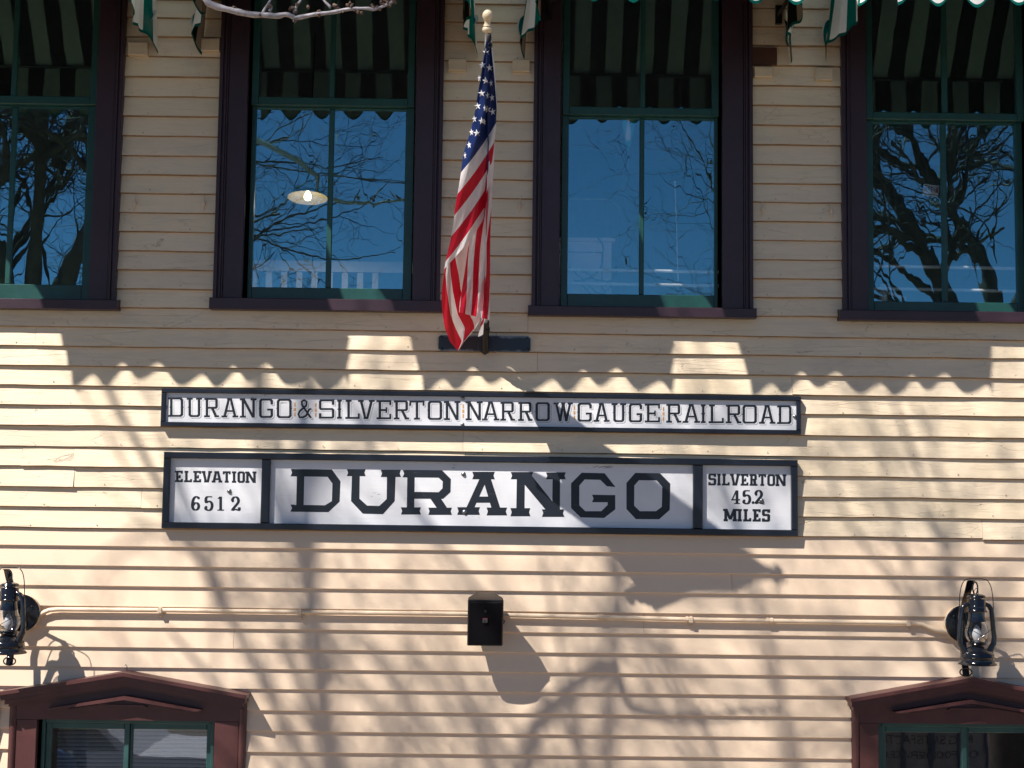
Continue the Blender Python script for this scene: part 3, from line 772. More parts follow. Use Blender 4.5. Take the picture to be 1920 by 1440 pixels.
# D
G.ring(a6([(840,556),(1060,558),(1110,627),(1105,745),(1040,806),(840,804)]),a6([(840,598),(1035,601),(1063,640),(1060,742),(1020,766),(840,764)]),(5,))
G.poly(a6([(822,555),(842,555),(842,598),(820,598),(829,577)])); G.poly(a6([(820,762),(842,762),(842,804),(819,803),(829,783)])); G.poly(a6([(857,590),(900,590),(896,770),(853,770)]))
G.flush()
# U
fser(a6,1147,557,1256,597); fser(a6,1344,560,1461,602)
G.ring(a6([(1177,590),(1171,742),(1240,815),(1357,818),(1425,742),(1430,595)]),a6([(1222,590),(1220,728),(1265,768),(1335,770),(1378,730),(1380,595)]),(5,))
G.flush()
# R
G.poly(a6([(1472,562),(1500,561),(1500,605),(1470,604),(1480,583)]))
G.ring(a6([(1490,561),(1700,563),(1751,614),(1749,690),(1706,729),(1530,728)]),a6([(1490,604),(1680,606),(1704,628),(1702,668),(1680,690),(1530,688)]),(5,))
G.poly(a6([(1498,590),(1541,590),(1538,785),(1495,785)])); fser(a6,1461,778,1577,820); fser(a6,1620,780,1757,822)
G.poly(a6([(1628,722),(1690,722),(1735,790),(1675,790)]))
G.flush()
# A
fser(a7,16,537,139,578); G.poly(a7([(58,570),(100,570),(22,745),(-22,745)])); G.poly(a7([(72,570),(116,570),(172,745),(124,745)])); G.poly(a7([(28,672),(138,672),(148,706),(16,706)]))
fser(a7,-66,730,58,772); fser(a7,94,732,206,775)
G.flush()
# N
fser(a7,226,538,348,578); G.poly(a7([(259,560),(303,560),(301,750),(256,750)])); fser(a7,224,735,333,780)
G.poly(a7([(262,560),(342,560),(520,782),(448,782)])); G.poly(a7([(454,560),(495,560),(494,760),(452,760)])); fser(a7,418,540,526,578); fser(a7,396,742,518,783)
G.flush()
# G
G.ring(a7([(797,620),(738,545),(613,542),(555,600),(555,735),(607,786),(735,789),(796,742),(796,664)]),a7([(750,616),(714,581),(629,579),(600,612),(600,720),(632,752),(720,752),(754,718),(754,664)]),(8,))
G.poly(a7([(669,662),(760,664),(760,703),(669,703),(678,683)]))
G.flush()
# O
G.ring(a7([(905,543),(1040,545),(1096,602),(1093,745),(1035,796),(908,795),(857,740),(857,598)]),a7([(925,583),(1022,584),(1052,618),(1050,728),(1018,752),(930,752),(899,722),(900,612)]))
G.flush()
def line(txt,xs,y0,y1,S,T,slope=.0115):
    for i,ch in enumerate(txt):
        a,b=xs[i]; dy=slope*(a-xs[0][0]); letter(G,ch,a,y0+dy,b-a,y1-y0,S,T,.20,sf=.42); G.flush()
def spread(x0,x1,txt,gap,wide={}):
    ws=[wide.get(c,1.0) for c in txt]; u=(x1-x0-gap*(len(txt)-1))/sum(ws); out=[];x=x0
    for w in ws: out.append((x,x+u*w)); x+=u*w+gap
    return out
G=Glyphs(lambda a,b:P2(a,b,.026),-.02605,.0003)
line('ELEVATION',spread(328,479.5,'ELEVATION',2.2,{'I':.55,'O':.95,'N':1.2,'A':1.15,'V':1.12}),882.5,904,4.7,3.7)
DIG={'6':[(.82,.12),(.55,.03),(.28,.2),(.16,.6),(.25,.88),(.5,.97),(.75,.88),(.84,.68),(.7,.5),(.45,.48),(.2,.66)],
 '5':[(.85,.03),(.25,.06),(.2,.42),(.5,.34),(.78,.46),(.84,.7),(.7,.92),(.42,.98),(.15,.88),(.2,.76)],
 '2':[(.2,.3),(.16,.2),(.32,.05),(.6,.03),(.8,.2),(.76,.42),(.45,.68),(.15,.95),(.5,.9),(.88,.95),(.88,.75)]}
def digit(ch,x,y,w,h,S):
    if ch in DIG:
        pts=[(x+a*w,y+b*h) for a,b in DIG[ch]]; n=len(pts)
        fine=[]
        for i in range(n-1):
            p0,p1,p2,p3=pts[max(0,i-1)],pts[i],pts[i+1],pts[min(n-1,i+2)]
            for k in range(4):
                t=k/4; fine.append(tuple(.5*((2*p1[c])+(-p0[c]+p2[c])*t+(2*p0[c]-5*p1[c]+4*p2[c]-p3[c])*t*t+(-p0[c]+3*p1[c]-3*p2[c]+p3[c])*t**3) for c in (0,1)))
        fine.append(pts[-1])
        ws=[]
        for i,p in enumerate(fine):
            a=fine[max(0,i-1)];b=fine[min(len(fine)-1,i+1)]; l=math.hypot(b[0]-a[0],b[1]-a[1]) or 1
            ws.append(S*(.42+.62*abs(b[1]-a[1])/l))
        G.stroke(fine,ws)
        q=pts[0] if ch!='5' else pts[-1]; r=S*.5; G.poly([(q[0]+r*math.cos(k),q[1]+r*math.sin(k)) for k in [j*math.pi/4 for j in range(8)]])
    elif ch=='1':
        c=x+w/2; G.poly([(c-S/2,y),(c+S/2,y),(c+S/2,y+h),(c-S/2,y+h)]); G.poly([(c-S/2,y),(c,y),(c-S*.2,y+h*.16),(c-S*1.2,y+h*.16)]); G.poly([(c-S*1.2,y+h*.92),(c+S*1.2,y+h*.92),(c+S*1.2,y+h),(c-S*1.2,y+h)])
    elif ch=='4':
        c=x+w*.66; G.poly([(c-S/2,y),(c+S/2,y),(c+S/2,y+h),(c-S/2,y+h)]); G.poly([(c-S*.5,y),(c+S*.1,y),(x+w*.18,y+h*.72),(x,y+h*.72)]); G.poly([(x,y+h*.64),(x+w,y+h*.64),(x+w,y+h*.74),(x,y+h*.74)]); G.poly([(c-S*1.1,y+h*.93),(c+S*1.1,y+h*.93),(c+S*1.1,y+h),(c-S*1.1,y+h)])
    elif ch=='.': G.poly([(x+S*.55*math.cos(k),y+h-S*.5+S*.55*math.sin(k)) for k in [j*math.pi/4 for j in range(8)]])
for ch,a in zip('6512',(358,383,405,433)): digit(ch,a,930.5+(a-358)*.012,17.5,26.5,5.2); G.flush('numeral')
G=Glyphs(lambda a,b:P2(a,b,.026),-.02605,.0003)
line('SILVERTON',spread(1328,1473,'SILVERTON',2.0,{'I':.45,'N':1.2,'V':1.12}),888,910,4.6,3.6)
line('MILES',spread(1358,1444,'MILES',2.2,{'I':.55,'M':1.45}),954,977.5,5.4,4.2)
for ch,a in zip('45.2',(1371,1392,1412,1414.5)): digit(ch,a,919.5,16.5,25.5,5.2); G.flush('numeral')
for p in ((430,921),(869,889),(871,960),(1428,939)): bolt(*p,.026,S2,.011)

# ------------------------------------------------------------------ flag, pole and bracket
base=at(910,652,.07); tip=at(914,54,1.50)
pd=(tip-base).normalized()
bk=empty('pole_bracket',tuple(at(908,645,0)),'dark glossy steel plate bracket holding the flagpole','bracket')
off=-bk.location
a=at(822.5,628,.03); b=at(994.5,660,.03)
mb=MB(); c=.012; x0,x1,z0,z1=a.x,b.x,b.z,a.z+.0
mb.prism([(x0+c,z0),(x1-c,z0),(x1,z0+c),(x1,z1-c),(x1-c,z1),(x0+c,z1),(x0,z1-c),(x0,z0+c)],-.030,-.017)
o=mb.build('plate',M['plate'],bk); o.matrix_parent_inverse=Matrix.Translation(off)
p=at(910,645,.034); mb=MB(); mb.prism([(p.x-.045,z1-.01),(p.x+.030,z1-.01),(p.x+.045,z0+.03),(p.x+.02,z0-.006),(p.x-.002,z0-.022),(p.x-.024,z0-.006),(p.x-.05,z0+.03)],-.038,-.0302)
o=mb.build('flange',M['dark_steel'],bk); o.matrix_parent_inverse=Matrix.Translation(off)
mb=MB(); mb.tube([base-pd*.03,base+pd*.19],.021,14); mb.tube([base+pd*.12,base+pd*.145],.025,14); o=mb.build('socket',M['black_flat'],bk,True,40); o.matrix_parent_inverse=Matrix.Translation(off)
for px,py in ((828,633),(829,654),(988,635),(989,655)):
    p=at(px,py,.03); mb=MB(); mb.lathe([(.009,0),(.009,.003),(.005,.006)],8,(p.x,-.03,p.z),(0,-1,0)); o=mb.build('rivet',M['dark_steel'],bk); o.matrix_parent_inverse=Matrix.Translation(off)
pole=empty('flagpole',(0,0,0),'slim pale flagpole leaning out from the wall with a turned cream knob','flagpole')
mb=MB(); mb.tube([base+pd*.02,tip],.0125,14); mb.build('shaft',M['pole_white'],pole,True,40)
mb=MB(); mb.lathe([(.012,-.02),(.018,-.018),(.024,-.010),(.026,-.002),(.022,.006),(.018,.010),(.021,.014),(.016,.022),(.014,.030),(.017,.040),(.023,.050),(.0255,.060),(.024,.072),(.017,.083),(.007,.089),(.001,.090)],22,tip,tuple((pd+Vector((0,.25,0.55))).normalized())); mb.build('finial',M['finial'],pole,True,60)
mb=MB(); q=tip-pd*.03
mb.tube([q+Vector((.004,-.014,0)),q+Vector((.016,-.02,-.004)),q+Vector((.017,-.022,-.03)),q+Vector((.012,-.022,-.05))],.003,6)
ring=[q+Vector((.014+.009*math.cos(k),-.024,-.062+.013*math.sin(k))) for k in [i*math.pi/5 for i in range(11)]]
mb.tube(ring,.0035,6,False); mb.build('flag_clip',M['dark_steel'],pole,True,60)
# the cloth hangs in folds along the pole, so from the street it shows mostly edge-on
fl=MB()
def curve(pts,y):
    for (ya,*a),(yb,*b) in zip(pts,pts[1:]):
        if ya<=y<=yb:
            t=(y-ya)/(yb-ya); return [p+(q-p)*t for p,q in zip(a,b)]
    return list(pts[-1][1:]) if y>pts[-1][0] else list(pts[0][1:])
LA=[(66,913,919),(130,903,926),(200,893,932),(250,880.5,931),(290,869.5,926),(340,861,922),(420,850,918),(465,841,905),(505,833.5,885)]
def dA(px,py):
    L,Rr=curve(LA,min(py,505)); u=(px-L)/max(4,Rr-L); w=min(1,(py-60)/120)
    return 1.49-(py-60)/445*.50-.035*w*(1-math.cos((u-.35)*5.0))+.016*w*math.sin(u*11+py*.018)+.006*math.sin(u*23+py*.05)
def sheetA(py): return curve(LA,py)
rows=[];uv=[]
for i in range(75):
    r=[];q=[]
    for j in range(29):
        u=j/28
        # the hem runs on a slant: lower at the left
        py=66+(505-66)*i/74-(58*u*(i/74)**1.5)
        L,Rr=curve(LA,66+(505-66)*i/74); px=L+(Rr-L)*u
        px+=.8*math.sin(py*.06+u*4)*min(1,i/20)
        s=(py+1.42*(px-868)-5*math.sin(u*3)-318)/31.5
        r.append(at(px,py,dA(px,py))); q.append((s+21,-s))
    rows.append(r);uv.append(q)
fl.grid(rows,uv)
LB=[(270,896,928),(290,893,927),(345,890,924),(400,886,921),(440,882,919.5),(500,874,919),(580,862,918.5),(598,861,918)]
rows=[];uv=[]
for i in range(60):
    r=[];q=[]
    for j in range(25):
        u=j/24; py0=270+328*i/59; py=py0+(-12+14*u)*(i/59); L,Rr=curve(LB,py0); px=L+(Rr-L)*u
        d=1.18-(py-270)/328*.33+.022*math.sin(u*9+1)+.012*math.sin(u*17+py*.03)-.05*abs(u-.5)
        s=(px+.088*(py-585)-860+2.0*math.sin(py*.03))/10.7
        hem=.006 if i>=57 else 0
        r.append(at(px,py,d+hem)); q.append((s,-1))
    rows.append(r);uv.append(q)
fl.grid(rows,uv)
LC=[(440,850,852,856,866,884),(480,838,840,843,853,880),(515,832,835.5,845,860,878),(545,828.5,838,849,864,880),(575,828.5,842.5,855,874,890),(590,830,845,858.5,880,900),(602,832,849,865,887,900),(615,834,854,872,890,891.5),(640,843.5,866,868.5,869.5,870.5),(657,858,858.8,859.2,859.6,860)]
rows=[];uv=[]
for i in range(60):
    py=440+217*i/59; c_=curve(LC,py); r=[];q=[]
    for j in range(25):
        t=j/6; k=min(3,int(t)); px=c_[k]+(c_[k+1]-c_[k])*(t-k)
        d=.93-(py-440)/217*.52+.02*math.sin(t*2.6+py*.02)+.008*math.sin(t*6+py*.06)
        r.append(at(px,py,d)); q.append((t,-1))
    rows.append(r);uv.append(q)
fl.grid(rows,uv)
# the fold that runs back to the pole
rows=[];uv=[]
fp=[at(915,74,1.47),at(914,300,1.20),at(908,585,.90),at(896,632,.45)]
bp=[tip-pd*.06,tip-pd*.50,tip-pd*1.15,base+pd*.22]
for i in range(31):
    t=i/10; k=min(2,int(t)); f_=fp[k].lerp(fp[k+1],t-k); b_=bp[k].lerp(bp[k+1],t-k); r=[];q=[]
    for j in range(17):
        v=j/16; p=b_.lerp(f_,v); p.x+=.012*math.sin(v*8+t)*v*(1-v)*4; p.z-=.03*math.sin(math.pi*v)
        r.append(p); q.append((t*3.3,1.1-t))
    rows.append(r);uv.append(q)
fl.grid(rows,uv)
FL=fl.build('flag',M['flag'],None,True)
tag(FL,'American stars and stripes flag hanging in folds from the leaning pole','flag')
for px,py,nr in ((911.5,97,1),(904.5,122,.9),(918,127,.85),(910.7,151,1),(898.5,147,.5),(920.7,155.5,.5),(903,175,1),(914.4,179,.5),(922.7,183,.7),(895.5,199,.9),(909,202.7,.45),(914.6,205,.9),(924,209.5,.75),(889.3,223.3,.7),(903.3,226.7,.9),(908.7,229,.3),(884,248,.6),(894,249.5,1),(879.5,272,.6),(872,292,.4)):
    st=MB(); c_=None; pts=[]
    for k in range(10):
        rr=7.4 if k%2==0 else 2.9; a_=math.pi/2+k*math.pi/5+.12
        qx,qy=px+rr*nr*math.cos(a_),py-rr*math.sin(a_)
        pts.append(at(qx,qy,dA(qx,qy)+.005))
    cc=at(px,py,dA(px,py)+.009)
    st.add([cc]+pts,[(0,k+1,(k+1)%10+1) for k in range(10)]); st.build('star',M['star'],FL)
hd=MB(); rows=[]
for i in range(12):
    py=64+(205-64)*i/11; w_=curve(LA,py)[1]; rows.append([at(w_-.5-(3 if i<2 else 0),py,1.47-(py-64)/445*.5),at(w_+2.2*(1-abs(i-4)/9),py+1,1.455-(py-64)/445*.5)])
hd.grid(rows); hd.build('hoist_band',M['star'],FL)

# ------------------------------------------------------------------ loudspeaker, conduit
sp_=at(910,1168,.22); SPK=empty('loudspeaker',tuple(sp_),'small black wall loudspeaker tilted downwards above the lower siding','loudspeaker')
SPK.rotation_euler=(R(15),0,R(2))
w,h,dp=.099,.134,.17
def slab(y,hw,hh,k): return [(-hw+k,y,-hh),(hw-k,y,-hh),(hw,y,-hh+k),(hw,y,hh-k),(hw-k,y,hh),(-hw+k,y,hh),(-hw,y,hh-k),(-hw,y,-hh+k)]
mb=MB(); rg=[slab(-.004,w-.004,h-.003,.003),slab(.003,w,h,.005),slab(.05,w-.003,h-.001,.005),slab(dp*.8,.062,h-.008,.005),slab(dp,.055,h-.012,.005)]
o_=mb.add([p for r in rg for p in r],[]); 
for i in range(4):
    for k in range(8): mb.f.append((i*8+k,i*8+(k+1)%8,i*8+8+(k+1)%8,i*8+8+k))
mb.f.append(tuple(range(8))); mb.f.append(tuple(39-k for k in range(8)))
mb.build('cabinet',M['black_flat'],SPK)
mb=MB(); rows=[]
for i in range(9):
    x=-w+.010+(2*w-.020)*i/8; bl=-.012-.008*(1-((i-4)/4)**2); rows.append([(x,-.0045,-h+.009),(x,bl,-h+.014),(x,bl,h-.014),(x,-.0045,h-.009)])
mb.grid([list(r) for r in zip(*rows)]); mb.build('grille',plain('black_speaker_cloth',(.004,.004,.007),.8,0,.4,300,.001,spec=.15),SPK,True,35)
def txt(body,size,mat,parent,loc,mirror=False,name='lettering',rot=(math.pi/2,0,0),ext=.0006,name_font=None):
    cu=bpy.data.curves.new(name,'FONT'); cu.body=body; cu.size=size; cu.extrude=ext; cu.align_x='CENTER'; cu.align_y='CENTER'
    tmp=bpy.data.objects.new(name,cu); col.objects.link(tmp); dg=bpy.context.evaluated_depsgraph_get()
    me=bpy.data.meshes.new_from_object(tmp.evaluated_get(dg)); bpy.data.objects.remove(tmp)
    me.name=name; me.materials.clear(); me.materials.append(mat); o=bpy.data.objects.new(name,me); col.objects.link(o); o.parent=parent
    o.location=loc; o.rotation_euler=rot
    return o
mb=MB(); mb.box((-.015,-.0245,.010),(.010,-.018,.030)); mb.build('badge',plain('grey_badge_plate',(.13,.13,.14),.4),SPK)
mb=MB(); mb.box((-.016,-.0247,.0305),(.012,-.018,.0345)); mb.build('badge_stripe',plain('red_badge_stripe',(.20,.05,.06),.4),SPK)
txt('JBL',.014,M['black_flat'],SPK,(-.0025,-.0250,.020))
mb=MB(); mb.lathe([(.008,0),(.008,.003),(.004,.004)],10,(-.002,-.0195,.075),(0,-1,0)); mb.build('port',M['black_metal'],SPK)
mb=MB(); mb.box((-.02,dp,-.03),(.02,dp+.06,.03)); mb.tube([(.03,dp-.02,-.06),(.10,dp+.01,-.075),(.115,dp+.02,-.055),(.10,dp+.03,-.045),(.085,dp+.03,-.06)],.003,6); mb.build('wall_mount',M['black_flat'],SPK)

CD=empty('conduit',(0,0,0),'thin cream electrical conduit running level across the lower siding','conduit')
dc=.034
pts=[(60,1161),(68,1158),(80,1149.5),(92,1144),(108,1142.4),(300,1144),(562,1147.5),(870,1151),(945,1153.2),(1125,1157.3),(1292,1161.5),(1443,1164),(1600,1166.5),(1703,1168),(1728,1170.5),(1748,1179),(1762,1183.5),(1780,1186)]
mb=MB(); mb.tube([at(a,b,dc) for a,b in pts],.0125,12); mb.build('pipe',M['cream_metal'],CD,True,50)
for px,py in ((1125,1157.3),(1292,1161.5),(1443,1164),(68,1158)):
    a=at(px-6,py,dc); b=at(px+6,py+.1,dc); d_=(b-a); mb=MB()
    mb.tube([a,a+d_*.32],.018,8); mb.tube([a+d_*.33,a+d_*.62],.0155,10); mb.tube([a+d_*.63,b],.018,8); mb.build('coupling',M['cream_metal'],CD,True,35)
for px,py in ((562,1147.5),(1703,1168),(300,1144),(1292+3,1162)):
    a=at(px,py,dc); mb=MB(); mb.box((a.x-.011,-.0505,a.z-.0145),(a.x+.011,-.017,a.z+.0145)); mb.box((a.x-.009,-.022,a.z-.044),(a.x+.011,-.015,a.z-.0146)); mb.lathe([(.007,0),(.007,.003),(.003,.006)],8,(a.x+.001,-.022,a.z-.034),(0,-1,0)); mb.build('clip',M['cream_metal'],CD)

# ------------------------------------------------------------------ barn lanterns on hook brackets
def make_bracket(loc,label):
    K=empty('lantern_bracket',loc,label,'bracket','lantern brackets')
    mb=MB(); mb.lathe([(.104,0),(.104,.040),(.100,.042)],32,(0,.262,.205),(0,-1,0)); mb.build('junction_box',M['cream_metal'],K,True,40)
    mb=MB(); mb.lathe([(.104,0),(.105,.004),(.099,.010),(.02,.012)],32,(0,.2195,.205),(0,-1,0)); mb.build('cover_disc',M['black_metal'],K,True,40)
    mb=MB(); x=-.022
    mb.box((x-.017,.175,.15),(x+.017,.206,.26))
    sec=[(.120,-.075),(.168,.10),(.170,.27),(.060,.40),(.020,.452),(-.002,.458)]
    mb.grid([[(x-.019,y-.003,z),(x+.019,y-.003,z),(x+.019,y+.003,z+.002),(x-.019,y+.003,z+.002),(x-.019,y-.003,z)] for y,z in sec])
    mb.f.append((0,3,2,1)); mb.f.append((25,26,27,28))
    mb.build('flat_bar',M['black_metal'],K)
    mb=MB(); cr_=[(x+.020+.014*math.cos(t),.0,.418+.034*math.sin(t)) for t in [i*math.pi/7 for i in range(15)]]; mb.tube(cr_,.0045,8,False)
    mb.build('hook_ring',M['black_metal'],K,True,60); mb=MB()
    cr_=[(x+.0+.034*math.cos(t),.122,-.055+.022*math.sin(t)) for t in [i*math.pi/7 for i in range(15)]]; mb.tube(cr_,.004,8,False)
    mb.build('foot_ring',M['black_metal'],K,True,60)
    for q in ((-.058,.268),(.062,.262)):
        mb=MB(); mb.lathe([(.008,0),(.007,.006),(.003,.009)],10,(q[0],.208,q[1]-.02),(0,-1,0)); mb.build('screw',M['black_metal'],K,True,50)
    return K
def make_lantern(loc,label):
    L=empty('barn_lantern',loc,label,'lantern','barn lanterns')
    mb=MB(); mb.lathe([(.090,.004),(.104,0),(.105,.004),(.098,.010),(.092,.018),(.091,.040),(.093,.042),(.091,.046),(.090,.058),(.086,.064),(.060,.088),(.040,.094),(.036,.098)],40); mb.build('fuel_tank',M['black_metal'],L,True,50)
    mb=MB(); mb.lathe([(.034,.098),(.036,.106),(.046,.108),(.048,.112),(.046,.116),(.050,.120),(.050,.124),(.030,.126)],32); mb.build('burner',M['black_metal'],L,True,40)
    mb=MB(); mb.lathe([(.046,.1245),(.056,.140),(.064,.160),(.065,.180),(.060,.202),(.052,.222),(.049,.238)],36); o=mb.build('globe',M['clear'],L,True,60)
    me=o.data; bm=bmesh.new(); bm.from_mesh(me); bmesh.ops.delete(bm,geom=[f for f in bm.faces if len(f.verts)>6],context='FACES'); bm.to_mesh(me); bm.free()
    mb=MB(); mb.lathe([(.050,.236),(.047,.246),(.044,.262),(.043,.284),(.056,.287),(.058,.291),(.050,.300),(.049,.318),(.051,.320),(.049,.323),(.049,.356),(.046,.360)],36); mb.build('chimney',M['black_metal'],L,True,40)
    mb=MB(); mb.lathe([(.030,.360),(.030,.368),(.051,.366),(.052,.370),(.046,.380),(.028,.386),(.002,.388)],32); mb.build('cap',M['black_metal'],L,True,40)
    for s in (-1,1):
        mb=MB(); mb.tube([(s*.074,0,.070),(s*.082,0,.088),(s*.099,0,.118),(s*.102,0,.150),(s*.096,0,.210),(s*.092,0,.262),(s*.087,0,.300),(s*.073,0,.322),(s*.048,0,.332)],[.019,.017,.0155,.014,.0135,.0135,.0135,.0125,.012],12); mb.build('air_tube',M['black_metal'],L,True,50)
    mb=MB(); mb.tube([(s*.099,.0,.278) if 0 else (.1*math.copysign(1,math.cos(t))*abs(math.cos(t))**.42,0,.285+.185*math.sin(t)**.75) for t in [math.pi*i/28+1e-6 for i in range(28)]]+[(-.1,0,.285)],.0026,6); mb.build('bail',M['black_metal'],L,True,60)
    mb=MB(); mb.tube([(-.012,0,.386),(-.012,0,.404),(0,0,.418),(.012,0,.404),(.012,0,.386)],.002,6); mb.build('top_loop',M['black_metal'],L)
    mb=MB()
    for s in (-1,1): mb.tube([(s*.088,-.01,.205),(s*.058,-.05,.195),(s*.01,-.069,.165),(-s*.030,-.058,.138),(-s*.045,-.03,.125)],.0018,5)
    mb.build('globe_guard',M['black_metal'],L)
    mb=MB(); mb.lathe([(.014,.126),(.024,.150),(.026,.165),(.020,.188),(.010,.208),(.002,.218)],20); mb.build('bulb',plain('frosted_bulb',(.45,.45,.47),.3,0,.03),L,True,60)
    return L
pr=at(1831.5,1246,.265); plx=at(12,1225,.265)
brk=make_bracket(tuple(pr),'black flat-bar bracket on round box at the right end of the conduit')
lan=make_lantern((pr.x+.003,pr.y+.0,pr.z),'black barn lantern hanging at the right end of the conduit')
lan.rotation_euler=(0,0,R(8))
b2=copy_tree(brk); b2.location=(plx.x,plx.y,plx.z); b2['label']='black flat-bar bracket on round box at the left end of the conduit'
l2=copy_tree(lan); l2.location=(plx.x+.003,plx.y,plx.z); l2.rotation_euler=(0,0,R(-20)); l2['label']='black barn lantern hanging at the left end of the conduit, cut by the photo edge'

# ------------------------------------------------------------------ things seen inside the rooms
def inside(px,py,d): return at(px,py,-d)
def uncap(o,low=True):
    bm=bmesh.new(); bm.from_mesh(o.data); bmesh.ops.delete(bm,geom=[f for f in bm.faces if len(f.verts)>6 and f.calc_center_median().z<.01],context='FACES'); bm.to_mesh(o.data); bm.free()
c=inside(577,368,1.3)
PL=empty('pendant_lamp',tuple(c),'lit pendant lamp with green shade inside the second window','lamp'); PL.rotation_euler=(R(-8),0,0)
mb=MB(); mb.lathe([(.138,-.012),(.140,-.006),(.125,.020),(.085,.070),(.045,.095),(.025,.12),(.02,.14)],32); o=mb.build('lamp_shade',M['shade_green'],PL,True,50); uncap(o)
mb=MB(); mb.lathe([(.136,-.0125),(.120,.012),(.08,.055),(.03,.07)],32); o=mb.build('lining',M['shade_white'],PL,True,50)
bm=bmesh.new(); bm.from_mesh(o.data); bmesh.ops.delete(bm,geom=[f for f in bm.faces if len(f.verts)>6 and f.calc_center_median().z<0],context='FACES'); bm.to_mesh(o.data); bm.free()
mb=MB(); mb.lathe([(.006,.05),(.012,.03),(.024,.005),(.026,-.008),(.018,-.025),(.003,-.032)],16); mb.build('bulb',M['bulb_lit'],PL,True,60)
mb=MB(); mb.tube([(0,0,.14),(0,0,1.2)],.004,6); mb.build('cord',M['cable'],PL)
ll=bpy.data.lights.new('pendant_fill','SPOT'); ll.energy=11; ll.color=(1,.86,.66); ll.shadow_soft_size=.05; ll.spot_size=R(165); ll.spot_blend=.4  # added spot, stronger than the lamp itself, to brighten the room
lo=bpy.data.objects.new('pendant_fill',ll); col.objects.link(lo); lo.location=(c.x,c.y,c.z-.045)
# balustrade far inside
a=inside(470,500,2.2); b=inside(760,500,2.2)
RL=empty('railing',(0,0,0),'pale wooden railing with balusters far inside the second window','railing')
mb=MB(); mb.box((a.x,2.2,a.z-.03),(b.x+.3,2.26,a.z+.05)); mb.build('handrail',M['slat'],RL)
for k in range(9):
    x=a.x+.1*k*1.12; mb=MB(); mb.box((x,2.21,a.z-.75),(x+.045,2.25,a.z-.031)); mb.build('baluster',M['slat'],RL)
# cabinet
a=inside(1020,446,.22); b=inside(1147,446,.22)
CB=empty('cabinet',(0,0,0),'pale oak cabinet with panelled side inside the third window','cabinet')
mb=MB(); mb.cbox((a.x,.22,4.2),(b.x,.8,a.z-.02),.004); mb.build('body',M['lt_wood'],CB)
mb=MB(); mb.cbox((a.x-.02,.20,a.z-.0195),(b.x+.02,.82,a.z+.004),.006); mb.build('top',M['lt_wood'],CB)
p0=inside(1060,471,.21); p1=inside(1130,471,.21)
mb=MB()
for (u0,v0,u1,v1) in ((p0.x-.2,p0.z-.006,p1.x,p0.z),(p1.x-.006,p0.z-.6,p1.x,p0.z-.0062)): mb.box((u0,.217,v0),(u1,.2199,v1))
mb.build('moulding',M['room_dark'],CB)
# board behind the cabinet
a=inside(1000,372,1.1); b=inside(1163,450,1.1)
BD=empty('rounded_panel',(0,0,0),'tall dark panel with rounded corner standing behind the oak cabinet','panel')
def rr(x0,z0,x1,z1,r): return [(x0,z0),(x1,z0),(x1,z1-r)]+[(x1-r+r*math.cos(t),z1-r+r*math.sin(t)) for t in [i*math.pi/14 for i in range(8)]]+[(x0,z1)]
mb=MB(); mb.prism(rr(a.x,4.2,b.x,a.z,.11),1.1,1.14); mb.build('face',M['room_dark'],BD)
mb=MB(); pts=rr(a.x,4.2,b.x,a.z,.11)[2:]; mb.tube([(x,1.095,z) for x,z in pts],.004,6); mb.build('edge_trim',M['rail_white'],BD,True)
# cables in a tangle before the cabinet
mb=MB(); rg2=random.Random(5)
for k in range(7):
    p=inside(1066+rg2.uniform(0,20),rg2.uniform(430,560),.17); pts=[]
    v=Vector((rg2.uniform(.02,.05),0,rg2.uniform(-.05,.01)))
    for i in range(14):
        pts.append(Vector(p)); v=Matrix.Rotation(rg2.uniform(-.45,.38),3,'Y')@v; p=p+v*.75; p.z=max(p.z,4.83+rg2.random()*.03); p.x=min(p.x,inside(1150,500,.17).x)
    mb.tube(pts,.0045,6)
tag(mb.build('cable_tangle',M['cable'],None,True),'tangle of black cables in front of the oak cabinet','cables')
# pictures on the room's back wall
for (q0,q1,q2,q3),lb in (((1206,302,1335,408),'broad dark picture frame on the wall inside the third window'),((1060,268,1155,372),'dark poster on the wall inside the third window, left of the lanyard')):
    a=inside(q0,q1,3.9); b=inside(q2,q3,3.9); PF=empty('picture',(0,0,0),lb,'picture'); mb=MB(); mb.box((a.x,4.16,b.z),(b.x,4.199,a.z)); mb.build('frame',M['cable'],PF); mb=MB(); mb.box((a.x+.12,4.15,b.z+.12),(b.x-.12,4.1595,a.z-.12)); mb.build('print',M['room_dark'],PF)
# upright white rod
a=inside(1265.5,342,.15); b=inside(1271.5,526,.15); mb=MB(); mb.tube([a,b],.0035,8); mb.lathe([(.001,-.008),(.007,-.004),(.007,.004),(.001,.008)],8,a); tag(mb.build('white_rod',M['rail_white'],None,True,50),'thin upright white rod behind the third window\'s right pane','rod')
# lanyard with a clip and plastic badge
LY=empty('lanyard',tuple(inside(1180,220,.115)),'teal lanyard with clear badge hanging in the third window','lanyard'); O_=-LY.location
def put(mbx,name,mat,par,sm=False):
    o=mbx.build(name,mat,par,sm); o.matrix_parent_inverse=Matrix.Translation(-par.location); return o
for xs_ in ((1172,1171,1175,1178.2),(1189,1187,1182,1179)):
    rows=[]
    for i in range(13):
        t=i/12; py=208+(283-208)*t; k=min(2,int(t*3)); px=xs_[k]+(xs_[k+1]-xs_[k])*(t*3-k); wd=3.3*(1-t**4)+.8
        rows.append([at(px-wd,py,-.115-.004*math.sin(t*5)),at(px+wd,py,-.121)])
    mb=MB(); mb.grid(rows); put(mb,'ribbon',M['teal_ribbon'],LY)
mb=MB(); mb.tube([at(1178.5,283,-.115),at(1178.5,300,-.115),at(1178,318,-.115)],[.003,.006,.004],6); put(mb,'clip',M['steel'],LY)
